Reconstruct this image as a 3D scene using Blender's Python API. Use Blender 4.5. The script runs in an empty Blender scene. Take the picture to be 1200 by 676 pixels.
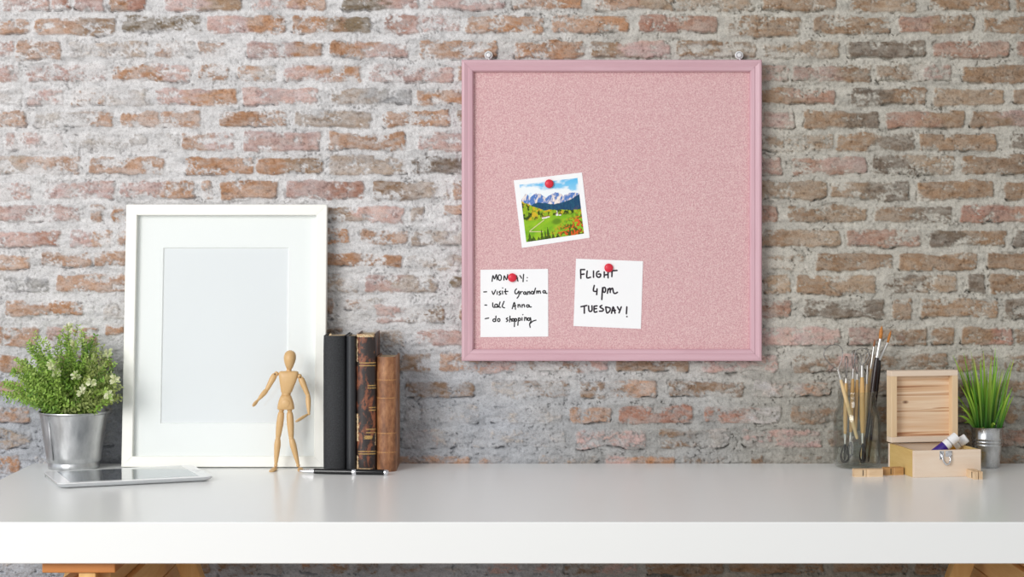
import bpy, bmesh, math, random
import numpy as np
from mathutils import Vector, Matrix, noise as mnoise
random.seed(7)
R = math.radians
scn = bpy.context.scene
COL = scn.collection
FPX = 2206.0; DW = 3.0; EYE = 1.12398; HZ = 268.0; TOP = 0.75

def W(px, py, d):                     # where the sight line meets distance d in front of the wall
    D = DW - d; k = D / FPX
    return Vector(((px - 600) * k, -d, EYE - (py - HZ) * k))

# ------------------------------------------------------------------ objects
def tag(o, label=None, cat=None, group=None, kind=None):
    if label: o['label'] = label
    if cat: o['category'] = cat
    if group: o['group'] = group
    if kind: o['kind'] = kind
    return o

def thing(name, label, cat, loc=(0, 0, 0), rot=(0, 0, 0), group=None):
    o = bpy.data.objects.new(name, None)
    o.empty_display_size = 0.01
    COL.objects.link(o); o.location = loc; o.rotation_euler = rot
    return tag(o, label, cat, group)

def wloc(o):
    v = Vector((0, 0, 0))
    while o is not None:
        v += o.location; o = o.parent
    return v

def obj(name, bm, mats, parent=None, smooth=False, world=True, sharp=None):
    """link a bmesh as one mesh object; world=True: geometry given in world space"""
    if world and parent is not None:
        bmesh.ops.translate(bm, verts=bm.verts, vec=-wloc(parent))
    bmesh.ops.recalc_face_normals(bm, faces=bm.faces)
    me = bpy.data.meshes.new(name)
    bm.to_mesh(me); bm.free()
    if not isinstance(mats, (list, tuple)): mats = [mats]
    for m in mats: me.materials.append(m)
    if smooth:
        me.polygons.foreach_set('use_smooth', [True] * len(me.polygons))
        if sharp is not None:
            me.set_sharp_from_angle(angle=R(sharp))
    o = bpy.data.objects.new(name, me)
    COL.objects.link(o)
    if parent is not None: o.parent = parent
    return o

def B(): return bmesh.new()

def box(bm, x0, x1, y0, y1, z0, z1, bev=0.0, seg=2, M=None, mi=0):
    vs = [bm.verts.new((x, y, z)) for x in (x0, x1) for y in (y0, y1) for z in (z0, z1)]
    F = [(0, 1, 3, 2), (4, 6, 7, 5), (0, 4, 5, 1), (2, 3, 7, 6), (0, 2, 6, 4), (1, 5, 7, 3)]
    fs = [bm.faces.new([vs[i] for i in f]) for f in F]
    for f in fs: f.material_index = mi
    if bev > 0:
        es = set(e for f in fs for e in f.edges)
        r = bmesh.ops.bevel(bm, geom=list(es), offset=bev, segments=seg, profile=0.5, affect='EDGES')
        vs = list({v for f in r['faces'] for v in f.verts} | {v for v in vs if v.is_valid})
    if M is not None: bmesh.ops.transform(bm, matrix=M, verts=vs)
    return vs

def tube(bm, pts, rad, seg=12, caps=True, closed=False, up=None, sx=1.0, mi=0):
    pts = [Vector(p) for p in pts]; n = len(pts)
    if not isinstance(rad, (list, tuple)): rad = [rad] * n
    rings = []; prevn = None
    for i, p in enumerate(pts):
        a = pts[(i - 1) % n] if (i > 0 or closed) else p
        b = pts[(i + 1) % n] if (i < n - 1 or closed) else p
        t = (b - a).normalized()
        if prevn is None:
            u = Vector(up) if up else (Vector((0, 1, 0)) if abs(t.y) < .9 else Vector((1, 0, 0)))
            nn = (u - t * u.dot(t)).normalized()
        else:
            nn = (prevn - t * prevn.dot(t))
            nn = nn.normalized() if nn.length > 1e-6 else prevn
        prevn = nn; bb = t.cross(nn)
        rings.append([bm.verts.new(p + (nn * math.cos(q) + bb * math.sin(q) * sx) * rad[i])
                      for q in [2 * math.pi * j / seg for j in range(seg)]])
    m = n if closed else n - 1
    for i in range(m):
        A_, B_ = rings[i], rings[(i + 1) % n]
        for j in range(seg):
            f = bm.faces.new((A_[j], A_[(j + 1) % seg], B_[(j + 1) % seg], B_[j])); f.material_index = mi
    if caps and not closed:
        for r_ in (rings[0][::-1], rings[-1]):
            f = bm.faces.new(r_); f.material_index = mi
    return [v for r_ in rings for v in r_]

def lathe(bm, prof, c=(0, 0, 0), seg=48, M=None, mi=0, closed=False):
    """profile of (r, z); r=0 closes to a point"""
    rings = []; c = Vector(c)
    for r, z in prof:
        if r < 1e-7: rings.append([bm.verts.new(c + Vector((0, 0, z)))])
        else: rings.append([bm.verts.new(c + Vector((r * math.cos(a), r * math.sin(a), z)))
                            for a in [2 * math.pi * j / seg for j in range(seg)]])
    for i in range(len(rings) - 1):
        a, b = rings[i], rings[i + 1]
        for j in range(seg):
            k = (j + 1) % seg
            if len(a) == 1 and len(b) == 1: continue
            if len(a) == 1: f = bm.faces.new((a[0], b[k], b[j]))
            elif len(b) == 1: f = bm.faces.new((a[j], a[k], b[0]))
            else: f = bm.faces.new((a[j], a[k], b[k], b[j]))
            f.material_index = mi
    vs = [v for r_ in rings for v in r_]
    if M is not None: bmesh.ops.transform(bm, matrix=M, verts=vs)
    return vs

def along(a, b):                      # matrix taking z axis 0..1 unit length onto a->b direction
    a = Vector(a); b = Vector(b)
    q = Vector((0, 0, 1)).rotation_difference((b - a).normalized())
    return Matrix.Translation(a) @ q.to_matrix().to_4x4()

def turned(bm, a, b, prof, seg=20):   # turned wood: profile of (t along, radius)
    L = (Vector(b) - Vector(a)).length
    return lathe(bm, [(r, t * L) for t, r in prof], seg=seg, M=along(a, b))

def ball(bm, c, rx, ry=None, rz=None, seg=20, M=None):
    ry = ry or rx; rz = rz or rx
    vs = lathe(bm, [(math.sin(math.pi * i / 12), -math.cos(math.pi * i / 12)) if 0 < i < 12 else (0, -math.cos(math.pi * i / 12))
                    for i in range(13)], seg=seg)
    bmesh.ops.transform(bm, matrix=Matrix.Translation(Vector(c)) @ (M or Matrix()) @ Matrix.Diagonal((rx, ry, rz, 1)), verts=vs)
    return vs

def mitred(name, x0, x1, z0, z1, prof, mats_h, mats_v, parent, world=True):
    """four mitred rails of a rectangular frame, prof = [(inset, y)] closed outline"""
    out = []
    cor = {'tl': (x0, z1, 1, -1), 'tr': (x1, z1, -1, -1), 'br': (x1, z0, -1, 1), 'bl': (x0, z0, 1, 1)}
    for a, b, m in (('tl', 'tr', mats_h), ('tr', 'br', mats_v), ('br', 'bl', mats_h), ('bl', 'tl', mats_v)):
        bm = B(); rr = []
        for key, g in ((a, .00012), (b, -.00012)):
            X, Z, sx, sz = cor[key]
            dx = g if a[0] == b[0] and ((b == 'tr') or False) else 0
            rr.append([bm.verts.new((X + sx * i, y, Z + sz * i)) for i, y in prof])
        n = len(prof)
        for j in range(n):
            bm.faces.new((rr[0][j], rr[0][(j + 1) % n], rr[1][(j + 1) % n], rr[1][j]))
        bm.faces.new(rr[0][::-1]); bm.faces.new(rr[1])
        # hairline open mitre
        cx = sum(v.co.x for v in bm.verts) / len(bm.verts); cz = sum(v.co.z for v in bm.verts) / len(bm.verts)
        L = max(abs(x1 - x0), abs(z1 - z0))
        for v in bm.verts:
            if m is mats_h: v.co.x += (.00012 if v.co.x < cx else -.00012)
            else: v.co.z += (.00012 if v.co.z < cz else -.00012)
        out.append(obj(name, bm, m, parent, world=world))
    return out

# ------------------------------------------------------------------ materials
def s2l(c):
    return tuple(((v / 255) / 12.92 if v / 255 <= .04045 else ((v / 255 + .055) / 1.055) ** 2.4) for v in c)

def mat(name, rgb=(200, 200, 200), rough=.5, metal=0, spec=.5, **kw):
    m = bpy.data.materials.new(name); m.use_nodes = True
    b = m.node_tree.nodes['Principled BSDF']
    b.inputs['Base Color'].default_value = (*s2l(rgb), 1)
    b.inputs['Roughness'].default_value = rough
    b.inputs['Metallic'].default_value = metal
    b.inputs['Specular IOR Level'].default_value = spec
    for k, v in kw.items(): b.inputs[k.replace('_', ' ')].default_value = v
    return m

class N:                               # tiny node helper
    def __init__(s, m): s.t = m.node_tree; s.b = s.t.nodes['Principled BSDF']
    def n(s, typ, **kw):
        o = s.t.nodes.new(typ)
        for k, v in kw.items():
            if k.startswith('i_'):
                key = k[2:]; key = int(key) if key.isdigit() else key.replace('_', ' ')
                o.inputs[key].default_value = v
            else: setattr(o, k, v)
        return o
    def l(s, a, b): s.t.links.new(a, b)
    def coord(s, scale=(1, 1, 1), rot=(0, 0, 0), kind='Object'):
        tc = s.n('ShaderNodeTexCoord'); mp = s.n('ShaderNodeMapping')
        mp.inputs['Scale'].default_value = scale; mp.inputs['Rotation'].default_value = rot
        s.l(tc.outputs[kind], mp.inputs['Vector']); return mp.outputs[0]
    def noise(s, vec, scale, detail=4, rough=.55, dist=0):
        o = s.n('ShaderNodeTexNoise', i_Scale=scale, i_Detail=detail, i_Roughness=rough, i_Distortion=dist)
        s.l(vec, o.inputs['Vector']); return o.outputs['Fac']
    def ramp(s, fac, stops):
        o = s.n('ShaderNodeValToRGB'); e = o.color_ramp.elements
        while len(e) < len(stops): e.new(.5)
        for k, (p, c) in enumerate(stops):
            e[k].position = p; e[k].color = (*s2l(c), 1) if len(c) == 3 else c
        s.l(fac, o.inputs['Fac']); return o.outputs['Color']
    def mix(s, fac, a, b, mode='MIX'):
        o = s.n('ShaderNodeMix', data_type='RGBA', blend_type=mode)
        for inp, v in ((o.inputs[0], fac), (o.inputs[6], a), (o.inputs[7], b)):
            if hasattr(v, 'node'): s.l(v, inp)
            elif isinstance(v, (int, float)): inp.default_value = v
            else: inp.default_value = (*s2l(v), 1)
        return o.outputs[2]
    def bump(s, h, strength=.3, dist=.001, normal=None):
        o = s.n('ShaderNodeBump', i_Strength=strength, i_Distance=dist)
        s.l(h, o.inputs['Height'])
        if normal: s.l(normal, o.inputs['Normal'])
        return o.outputs[0]

def wood(name, c1, c2, axis='x', scale=30, stretch=12, rough=.5, contrast=(.35, .68), bump=.15, knots=False):
    m = mat(name, c1, rough); k = N(m)
    sc = [scale] * 3; sc['xyz'.index(axis)] = scale / stretch
    v = k.coord(tuple(sc))
    n1 = k.noise(v, 1, 5, .6, .6); n2 = k.noise(v, 6, 3, .6)
    c = k.ramp(n1, [(contrast[0], c2), (contrast[1], c1)])
    c = k.mix(.18, c, k.ramp(n2, [(.3, c2), (.7, c1)]))
    k.l(c, k.b.inputs['Base Color'])
    k.l(k.bump(n2, bump, .0004), k.b.inputs['Normal'])
    return m

def varied(name, c1, c2, scale, rough=.5, detail=3, bump=0, bdist=.0005, lo=.35, hi=.65, **kw):
    m = mat(name, c1, rough, **kw); k = N(m); v = k.coord()
    n = k.noise(v, scale, detail)
    k.l(k.ramp(n, [(lo, c1), (hi, c2)]), k.b.inputs['Base Color'])
    if bump: k.l(k.bump(n, bump, bdist), k.b.inputs['Normal'])
    return m

def thin_glass(name, tint=(250, 252, 252), rough=.02, ior=1.5, boost=1.0):
    m = bpy.data.materials.new(name); m.use_nodes = True
    t = m.node_tree; t.nodes.clear()
    out = t.nodes.new('ShaderNodeOutputMaterial'); mx = t.nodes.new('ShaderNodeMixShader')
    tr = t.nodes.new('ShaderNodeBsdfTransparent'); gl = t.nodes.new('ShaderNodeBsdfGlossy')
    lw = t.nodes.new('ShaderNodeLayerWeight'); lw.inputs['Blend'].default_value = .5
    pw = t.nodes.new('ShaderNodeMath'); pw.operation = 'POWER'; pw.inputs[1].default_value = 5 if ior > 1.46 else 2.7
    t.links.new(lw.outputs['Facing'], pw.inputs[0])
    fr = t.nodes.new('ShaderNodeMath'); fr.operation = 'MULTIPLY_ADD'; fr.inputs[1].default_value = .96; fr.inputs[2].default_value = .035
    t.links.new(pw.outputs[0], fr.inputs[0])
    tr.inputs['Color'].default_value = (*s2l(tint), 1); gl.inputs['Roughness'].default_value = rough
    mm = t.nodes.new('ShaderNodeMath'); mm.operation = 'MULTIPLY'; mm.inputs[1].default_value = boost
    mm.use_clamp = True
    t.links.new(fr.outputs[0], mm.inputs[0]); t.links.new(mm.outputs[0], mx.inputs[0])
    t.links.new(tr.outputs[0], mx.inputs[1]); t.links.new(gl.outputs[0], mx.inputs[2])
    t.links.new(mx.outputs[0], out.inputs['Surface'])
    return m

# ------------------------------------------------------------------ brick wall
rs = np.random.RandomState(11)
TAB = rs.rand(256, 256)
def vn(x, y, s=0):
    x = x + s * 37.13; y = y + s * 91.7
    xi = np.floor(x).astype(int); yi = np.floor(y).astype(int)
    fx = x - xi; fy = y - yi
    fx = fx * fx * (3 - 2 * fx); fy = fy * fy * (3 - 2 * fy)
    a = TAB[xi & 255, yi & 255]; b = TAB[(xi + 1) & 255, yi & 255]
    c = TAB[xi & 255, (yi + 1) & 255]; d = TAB[(xi + 1) & 255, (yi + 1) & 255]
    return (a * (1 - fx) + b * fx) * (1 - fy) + (c * (1 - fx) + d * fx) * fy
def fbm(x, y, s=0, o=4, g=.55):
    t = 0; a = 1; n = 0
    for i in range(o):
        t = t + a * vn(x * 2 ** i, y * 2 ** i, s + i * 3.7); n += a; a *= g
    return t / n
def sst(a, b, x):
    t = np.clip((x - a) / (b - a), 0, 1); return t * t * (3 - 2 * t)

BC = {'o': (198, 156, 128), 'O': (192, 140, 100), 'b': (160, 130, 104), 'p': (208, 170, 160), 't': (190, 168, 150),
      'k': (126, 106, 88), 'r': (182, 130, 108), 'g': (176, 173, 172), 'd': (138, 118, 92), 'w': (205, 196, 190),
      'B': (168, 134, 102), 'T': (180, 152, 124), 'K': (136, 118, 100), 'Q': (184, 142, 120), 'P': (192, 158, 144)}
# rows of bricks read off the photograph: (top, bottom, [(left, right, colours left..right, plaster cover[, dtop, dbottom])])
ROWS = [
 (0, 12, [(0,58,'pp',.5),(60,82,'pr',.4),(85,121,'pp',.25),(128,170,'Or',.2),(192,284,'pB',.15),(295,381,'po',.3),(400,490,'dp',.2),
   (498,591,'pp',.3),(600,682,'oO',.15),(698,790,'oT',.2),(792,886,'TT',.5),(895,980,'BB',.2),(996,1075,'BT',.3),(1090,1184,'BB',.1),(1192,1290,'BB',.1)]),
 (18, 38, [(-60,35,'Oo',.35,3,2),(40,134,'ob',.25,3,3),(142,235,'dd',.5),(243,333,'pO',.15),(342,433,'Od',.2),(449,540,'rp',.3),(547,638,'oO',.4),
   (648,738,'oO',.15),(750,841,'rQ',.15),(849,940,'BB',.25,0,3),(953,1044,'BB',.2),(1055,1142,'QB',.05),(1154,1250,'BB',.05)]),
 (48, 67, [(-70,14,'pp',.5),(17,70,'oo',.25,1,3),(80,172,'wt',.5),(182,228,'ow',.6),(231,264,'oo',.4),(289,376,'pO',.3),(386,478,'Op',.25,0,-1),
   (491,582,'oO',.3),(602,684,'OO',.2),(691,786,'Bp',.25),(793,886,'BT',.45),(896,985,'TT',.55),(995,1085,'KK',.2),(1094,1183,'QQ',.2),(1192,1290,'QQ',.2)]),
 (76, 95, [(-70,22,'pp',.55),(30,125,'pp',.75),(131,222,'Op',.45),(231,267,'Oo',.35),(278,322,'ow',.5),(333,424,'pO',.4),(434,530,'pp',.45),
   (535,620,'oo',.3),(630,720,'oo',.3),(840,926,'TP',.4),(931,1021,'PB',.35),(1028,1118,'BP',.4),(1130,1225,'BB',.05)]),
 (103, 122, [(-65,25,'ww',.8),(32,72,'pp',.6),(82,175,'Ow',.5),(184,278,'pO',.15),(285,372,'pp',.2),(386,482,'tg',.45),(488,575,'OO',.4),
   (885,980,'BQ',.15),(997,1085,'KB',.25),(1094,1178,'TT',.1),(1188,1280,'BB',.1)]),
 (130, 149, [(-60,30,'oo',.4),(40,132,'wo',.5),(141,235,'oo',.45),(256,335,'Oo',.2),(345,434,'tt',.25),(448,527,'OO',.2),(536,620,'bb',.3),
   (845,932,'TP',.5),(943,1031,'BK',.1),(1040,1131,'QB',.05),(1138,1225,'BP',.05)]),
 (156, 176, [(5,72,'pp',.65),(80,172,'ww',.7),(180,208,'ww',.8),(212,273,'op',.35),(284,375,'pp',.2),(384,475,'oO',.3),(490,575,'pp',.45),
   (885,978,'TT',.5),(982,1073,'BK',.35),(1079,1170,'BB',.1),(1187,1280,'KK',.2)]),
 (183, 204, [(-30,92,'to',.45),(104,192,'oo',.35),(217,297,'OO',.2),(300,377,'OB',.15),(384,475,'tt',.3),(481,570,'kk',.3),
   (840,917,'PP',.2),(929,1017,'QP',.15),(1024,1118,'KT',.3),(1127,1225,'BB',.1)]),
 (212, 233, [(-60,36,'pp',.6,2,2),(50,135,'pp',.55),(140,228,'pO',.3,0,-1),(237,248,'OO',.5),(258,325,'Oo',.1),(336,427,'pr',.1),(436,525,'bt',.25),(530,600,'oo',.3),
   (880,970,'TT',.15),(975,1067,'TK',.3),(1076,1166,'BB',.1),(1178,1280,'BB',.1)]),
 (241, 260, [(-30,92,'pp',.45),(105,120,'oo',.4),(131,200,'Oo',.4),(210,290,'oo',.3),(300,375,'oo',.3),(383,472,'bp',.3),(480,496,'tt',.5),(518,600,'oo',.3,-1,-8),
   (870,913,'QQ',.3),(924,1017,'BT',.25),(1026,1117,'BK',.35),(1127,1225,'rQ',.1)]),
 (269, 289, [(-10,69,'pr',.2,2,0),(81,115,'pp',.5),(106,130,'oo',.4),(136,220,'oo',.4),(230,310,'oo',.3),(320,408,'oO',.2,0,-4),(421,478,'oo',.25,0,-4),(482,570,'tw',.55),
   (880,985,'BT',.2),(993,1081,'QQ',.25),(1091,1180,'KB',.15),(1190,1280,'KK',.2)]),
 (297, 317, [(-60,34,'oo',.3),(48,105,'oo',.35,-1,-4),(108,200,'oO',.3,-2,-4),(210,290,'oo',.3),(300,376,'oo',.3),(380,470,'OO',.1,-1,-6),(475,565,'wt',.55),
   (850,942,'wT',.8),(957,1047,'BB',.15),(1055,1147,'BB',.1),(1159,1250,'BB',.05)]),
 (322, 344, [(3,56,'gg',.35,3,0),(65,150,'oo',.25,0,-2),(160,240,'oo',.3),(250,330,'oo',.3),(340,420,'tt',.5),(428,512,'pt',.35),(528,600,'dk',.2,2,-6),
   (840,890,'BB',.2),(896,928,'TT',.4),(935,1026,'BT',.15),(1034,1122,'KT',.35),(1135,1155,'KK',.15),(1161,1255,'BB',.1)]),
 (351, 373, [(4,95,'oO',.3,3,-3),(120,200,'ww',.6),(210,290,'oo',.3),(300,390,'oo',.3),(405,450,'ow',.55,0,-11),(440,522,'pb',.4,6,6),(540,600,'oo',.3),
   (840,927,'PQ',.35),(943,1037,'KK',.25),(1047,1070,'BB',.2),(1080,1170,'BB',.25),(1178,1260,'KK',.35)]),
 (384, 405, [(-30,44,'Oo',.2),(122,146,'OO',.3,-6,-12),(160,240,'oo',.3),(250,340,'oo',.3),(350,402,'bb',.3),(415,474,'tt',.5,3,3),(486,575,'pp',.3,2,2),
   (850,985,'pp',.35),(995,1088,'PB',.3),(1093,1118,'BB',.15),(1127,1187,'Br',.1),(1190,1260,'BB',.4)]),
 (416, 436, [(-20,30,'Oo',.3),(40,130,'oo',.4),(150,240,'oo',.4),(250,340,'oo',.4),(350,455,'bb',.4),(465,504,'bb',.3),(515,605,'op',.4),(622,712,'bp',.45),(720,808,'bb',.2),
   (823,912,'pp',.45),(928,1008,'bp',.45),(1015,1112,'TB',.3),(1123,1166,'BB',.2),(1178,1260,'BB',.3)]),
 (447, 466, [(-30,27,'oo',.3),(40,130,'oo',.4),(150,240,'oo',.4),(250,340,'oo',.4),(350,465,'ww',.8),(475,555,'bb',.35),(575,666,'wb',.55),(680,770,'bo',.35),(784,872,'bb',.3),(884,975,'wo',.55),
   (985,1070,'bT',.4),(1080,1150,'BB',.3),(1158,1255,'BB',.2)]),
 (477, 496, [(-30,33,'oo',.3),(45,130,'ww',.6),(150,240,'oo',.4),(250,340,'oo',.4),(475,560,'ww',.93),(575,660,'ww',.8),(727,812,'rr',.25),(825,915,'rw',.45),(928,1000,'bb',.4),(1010,1095,'BB',.3),(1105,1168,'BB',.3),(1178,1260,'BB',.3)]),
 (504, 525, [(-30,35,'tt',.5),(50,130,'ww',.8),(150,240,'oo',.4),(250,340,'oo',.4),(470,545,'pw',.88),(555,662,'ww',.8),(675,757,'pp',.55),(772,855,'bw',.55),(870,962,'pp',.55),(970,1050,'bb',.4),(1060,1160,'BB',.3),(1172,1260,'QP',.3)]),
 (534, 554, [(-30,22,'OO',.3),(40,130,'ww',.7),(150,240,'ww',.6),(250,340,'ww',.6),(560,600,'ob',.88),(630,700,'tt',.8),(800,850,'bb',.75),(880,965,'bb',.7),(985,1060,'bb',.5),(1075,1140,'BB',.3),(1150,1240,'BB',.3)]),
 (652, 673, [(-60,40,'ww',.8),(60,160,'ww',.8),(255,330,'bb',.65,2,2),(350,442,'Ob',.58,1,0),(458,545,'bw',.65),(568,652,'pp',.6),(662,748,'bp',.5),(758,848,'BB',.15,2,2),(855,966,'BB',.25,2,0),(978,1065,'BB',.15,-1,0),(1074,1165,'BB',.1,1,2),(1175,1260,'BB',.1)]),
]
def grid_axis(a, lo, hi, b, fine, coarse):
    return np.concatenate([np.arange(a, lo, coarse), np.arange(lo, hi, fine), np.arange(hi, b + coarse, coarse)])
def build_wall():
    gx = grid_axis(-1000, -40, 1240, 2200, 1.15, 7)
    gy = grid_axis(-700, -20, 690, 1094, 1.15, 7)
    gy[-1] = HZ + EYE * FPX / DW
    PX, PY = np.meshgrid(gx, gy)
    rows = list(ROWS)
    y = 562
    while y < 640: rows.append((y, y + 20, [])); y += 29
    y = 681
    while y < 1100: rows.append((y, y + 20, [])); y += 28.5
    y = -27
    while y > -720: rows.append((y, y + 20, [])); y -= 28.5
    rr = random.Random(5)
    H = np.zeros_like(PX); 
    # hand-laid unevenness
    wx = (fbm(PX / 26, PY / 14, 1, 4) - .5) * 7.0 + (vn(PX / 4, PY / 3, 41) - .5) * 1.6
    wy = (fbm(PX / 30, PY / 16, 2, 4) - .5) * 9.0 + (vn(PX / 5, PY / 3, 42) - .5) * 1.6
    X2 = PX + wx; Y2 = PY + wy
    mask = np.zeros_like(PX); groove = np.zeros_like(PX)
    # the plaster and mortar: whiter wash at the left, sandier mortar at the right
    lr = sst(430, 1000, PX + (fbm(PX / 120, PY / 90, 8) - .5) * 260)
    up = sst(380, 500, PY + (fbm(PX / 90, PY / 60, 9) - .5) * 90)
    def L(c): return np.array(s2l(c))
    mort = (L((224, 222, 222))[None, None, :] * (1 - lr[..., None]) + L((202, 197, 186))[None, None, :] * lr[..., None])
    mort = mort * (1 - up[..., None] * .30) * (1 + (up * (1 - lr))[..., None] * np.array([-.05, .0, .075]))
    mv = fbm(PX / 15, PY / 5, 12, 5)
    mort = mort * (.78 + .46 * mv[..., None])
    mg = sst(.55, .72, fbm(PX / 34, PY / 9, 13, 4))[..., None]          # bare grey cement showing
    mort = mort * (1 - mg * .16)
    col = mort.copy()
    pl = fbm(PX / 17, PY / 9, 21, 5)                    # plaster patches
    fine = fbm(PX / 3.2, PY / 2.4, 22, 3)
    blot = fbm(PX / 20, PY / 12, 23, 4)
    crust = vn(PX / 1.7, PY / 1.5, 25)
    spk = fbm(PX / 2.2, PY / 1.8, 27, 2)
    for (y0, y1, br) in rows:
        br = list(br); xs = sorted(br, key=lambda b: b[0])
        # courses continue past what was read off
        e = max([b[1] for b in xs], default=-1000 + rr.uniform(0, 90))
        if not xs: cur = e
        else: cur = e + 10
        while cur < 2200:
            w = rr.uniform(84, 95)
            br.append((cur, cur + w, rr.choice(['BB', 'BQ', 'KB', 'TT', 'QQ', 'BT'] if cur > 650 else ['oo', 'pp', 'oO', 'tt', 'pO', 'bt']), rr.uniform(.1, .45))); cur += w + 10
        if xs:
            cur = xs[0][0] - 10
            while cur > -1000:
                w = rr.uniform(84, 95)
                br.append((cur - w, cur, rr.choice(['oo', 'pp', 'oO', 'tt', 'wo']), rr.uniform(.3, .6))); cur -= w + 10
            for a, b in zip(xs[:-1], xs[1:]):
                g = b[0] - a[1]
                if g > 60 and not (y0 > 400 and 340 < a[1] < 470):
                    n = max(1, round(g / 100)); w = (g - 9 * (n + 1)) / n
                    for q in range(n):
                        s = a[1] + 9 + q * (w + 9)
                        br.append((s, s + w, rr.choice(['oo', 'pO', 'BB']), .3))
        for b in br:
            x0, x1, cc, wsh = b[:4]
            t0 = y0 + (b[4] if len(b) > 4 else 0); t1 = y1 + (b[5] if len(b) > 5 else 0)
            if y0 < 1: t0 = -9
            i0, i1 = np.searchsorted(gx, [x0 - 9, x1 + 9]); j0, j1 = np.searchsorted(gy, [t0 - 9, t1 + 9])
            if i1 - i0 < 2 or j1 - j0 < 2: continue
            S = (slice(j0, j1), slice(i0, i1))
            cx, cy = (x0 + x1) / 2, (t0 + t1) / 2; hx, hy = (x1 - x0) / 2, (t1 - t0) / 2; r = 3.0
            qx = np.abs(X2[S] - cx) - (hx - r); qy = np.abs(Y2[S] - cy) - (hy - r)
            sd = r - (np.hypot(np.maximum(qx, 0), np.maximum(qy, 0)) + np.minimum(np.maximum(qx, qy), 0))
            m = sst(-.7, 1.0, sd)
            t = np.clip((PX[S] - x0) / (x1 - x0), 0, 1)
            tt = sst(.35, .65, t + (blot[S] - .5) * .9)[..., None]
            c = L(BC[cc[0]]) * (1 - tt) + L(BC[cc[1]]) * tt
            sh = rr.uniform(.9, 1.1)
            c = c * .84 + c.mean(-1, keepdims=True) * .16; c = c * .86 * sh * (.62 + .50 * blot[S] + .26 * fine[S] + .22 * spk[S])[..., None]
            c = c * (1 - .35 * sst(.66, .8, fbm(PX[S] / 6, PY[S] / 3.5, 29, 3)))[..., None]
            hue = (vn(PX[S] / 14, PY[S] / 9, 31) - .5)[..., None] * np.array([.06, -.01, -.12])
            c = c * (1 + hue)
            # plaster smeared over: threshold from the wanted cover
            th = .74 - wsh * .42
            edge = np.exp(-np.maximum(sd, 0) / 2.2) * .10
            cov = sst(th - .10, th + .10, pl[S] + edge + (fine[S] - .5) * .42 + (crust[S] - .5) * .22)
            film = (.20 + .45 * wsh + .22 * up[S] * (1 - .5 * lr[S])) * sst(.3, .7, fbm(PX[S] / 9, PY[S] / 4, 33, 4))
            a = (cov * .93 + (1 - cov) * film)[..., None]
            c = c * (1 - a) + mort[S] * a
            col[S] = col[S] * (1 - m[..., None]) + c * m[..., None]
            mk = m * (1 - .75 * cov)
            mask[S] = np.maximum(mask[S], mk)
            # crevices along the arris, mostly the underside
            low = sst(-2, 4, Y2[S] - cy - (hy - 3.5)); side = .45
            gsel = sst(.50, .60, fbm(PX[S] / 30, PY[S] / 8, 51 + (x0 > 880) * .0, 3) + (.07 if x0 > 600 else 0))
            g = np.exp(-((sd + .3) / .85) ** 2) * gsel * np.maximum(low, side * sst(.55, .62, vn(PX[S] / 8, PY[S] / 8, 57)))
            groove[S] = np.maximum(groove[S], g)
    rough = fbm(PX / 6, PY / 4, 61, 4)
    lump = fbm(PX / 28, PY / 13, 62, 4)
    ridge = 1 - np.abs(fbm(PX / 16, PY / 6, 63, 4) - .5) * 2
    crack = sst(.985, 1.0, 1 - np.abs(fbm(PX / 22, PY / 9, 64, 5) - .5)) * sst(.5, .62, vn(PX / 40, PY / 22, 65))
    H = .0042 * mask + .0052 * lump + .0030 * rough * (1 - mask * .5) + .0008 * spk + .0016 * (1 - mask) * sst(.9, 1, ridge)
    pit = sst(.70, .78, fbm(PX / 4.5, PY / 3, 66, 3)) * .0022
    H = H - .011 * groove * (.25 + .75 * sst(.4, .65, vn(PX / 13, PY / 9, 68))) - .005 * crack * (1 - mask * .5) - pit
    H -= H.max() + .0005                       # never stands proud of y = 0
    K = DW / FPX
    co = np.stack([(PX - 600) * K, -H, EYE - (PY - HZ) * K], -1).reshape(-1, 3).astype(np.float32)
    ny, nx = PX.shape
    idx = np.arange(ny * nx).reshape(ny, nx)
    q = np.stack([idx[:-1, :-1], idx[1:, :-1], idx[1:, 1:], idx[:-1, 1:]], -1).reshape(-1, 4).astype(np.int32)
    me = bpy.data.meshes.new('wall_back')
    me.vertices.add(len(co)); me.vertices.foreach_set('co', co.ravel())
    me.loops.add(q.size); me.loops.foreach_set('vertex_index', q.ravel())
    me.polygons.add(len(q)); me.polygons.foreach_set('loop_start', np.arange(0, q.size, 4, dtype=np.int32))
    me.polygons.foreach_set('use_smooth', np.ones(len(q), dtype=bool))
    me.update(calc_edges=True); 
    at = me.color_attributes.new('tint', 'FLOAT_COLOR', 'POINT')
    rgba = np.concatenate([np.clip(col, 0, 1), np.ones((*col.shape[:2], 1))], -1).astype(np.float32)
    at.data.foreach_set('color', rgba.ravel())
    m = mat('old_brick_and_lime', (200, 200, 200), .92, spec=.15); k = N(m)
    a = k.n('ShaderNodeAttribute', attribute_name='tint')
    v = k.coord()
    n1 = k.noise(v, 520, 4, .65); n2 = k.noise(v, 180, 3, .6)
    c = k.mix(.8, a.outputs['Color'], k.ramp(n1, [(.28, (190, 190, 190)), (.5, (244, 244, 244)), (.72, (255, 255, 255))]), 'MULTIPLY')
    k.l(c, k.b.inputs['Base Color'])
    b1 = k.bump(n2, .7, .002); b2 = k.bump(n1, .8, .0012, b1)
    k.l(b2, k.b.inputs['Normal'])
    me.materials.append(m)
    o = bpy.data.objects.new('wall_back', me); COL.objects.link(o)
    tag(o, 'old brick wall with smeared whitewashed mortar', kind='structure')
build_wall()

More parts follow.
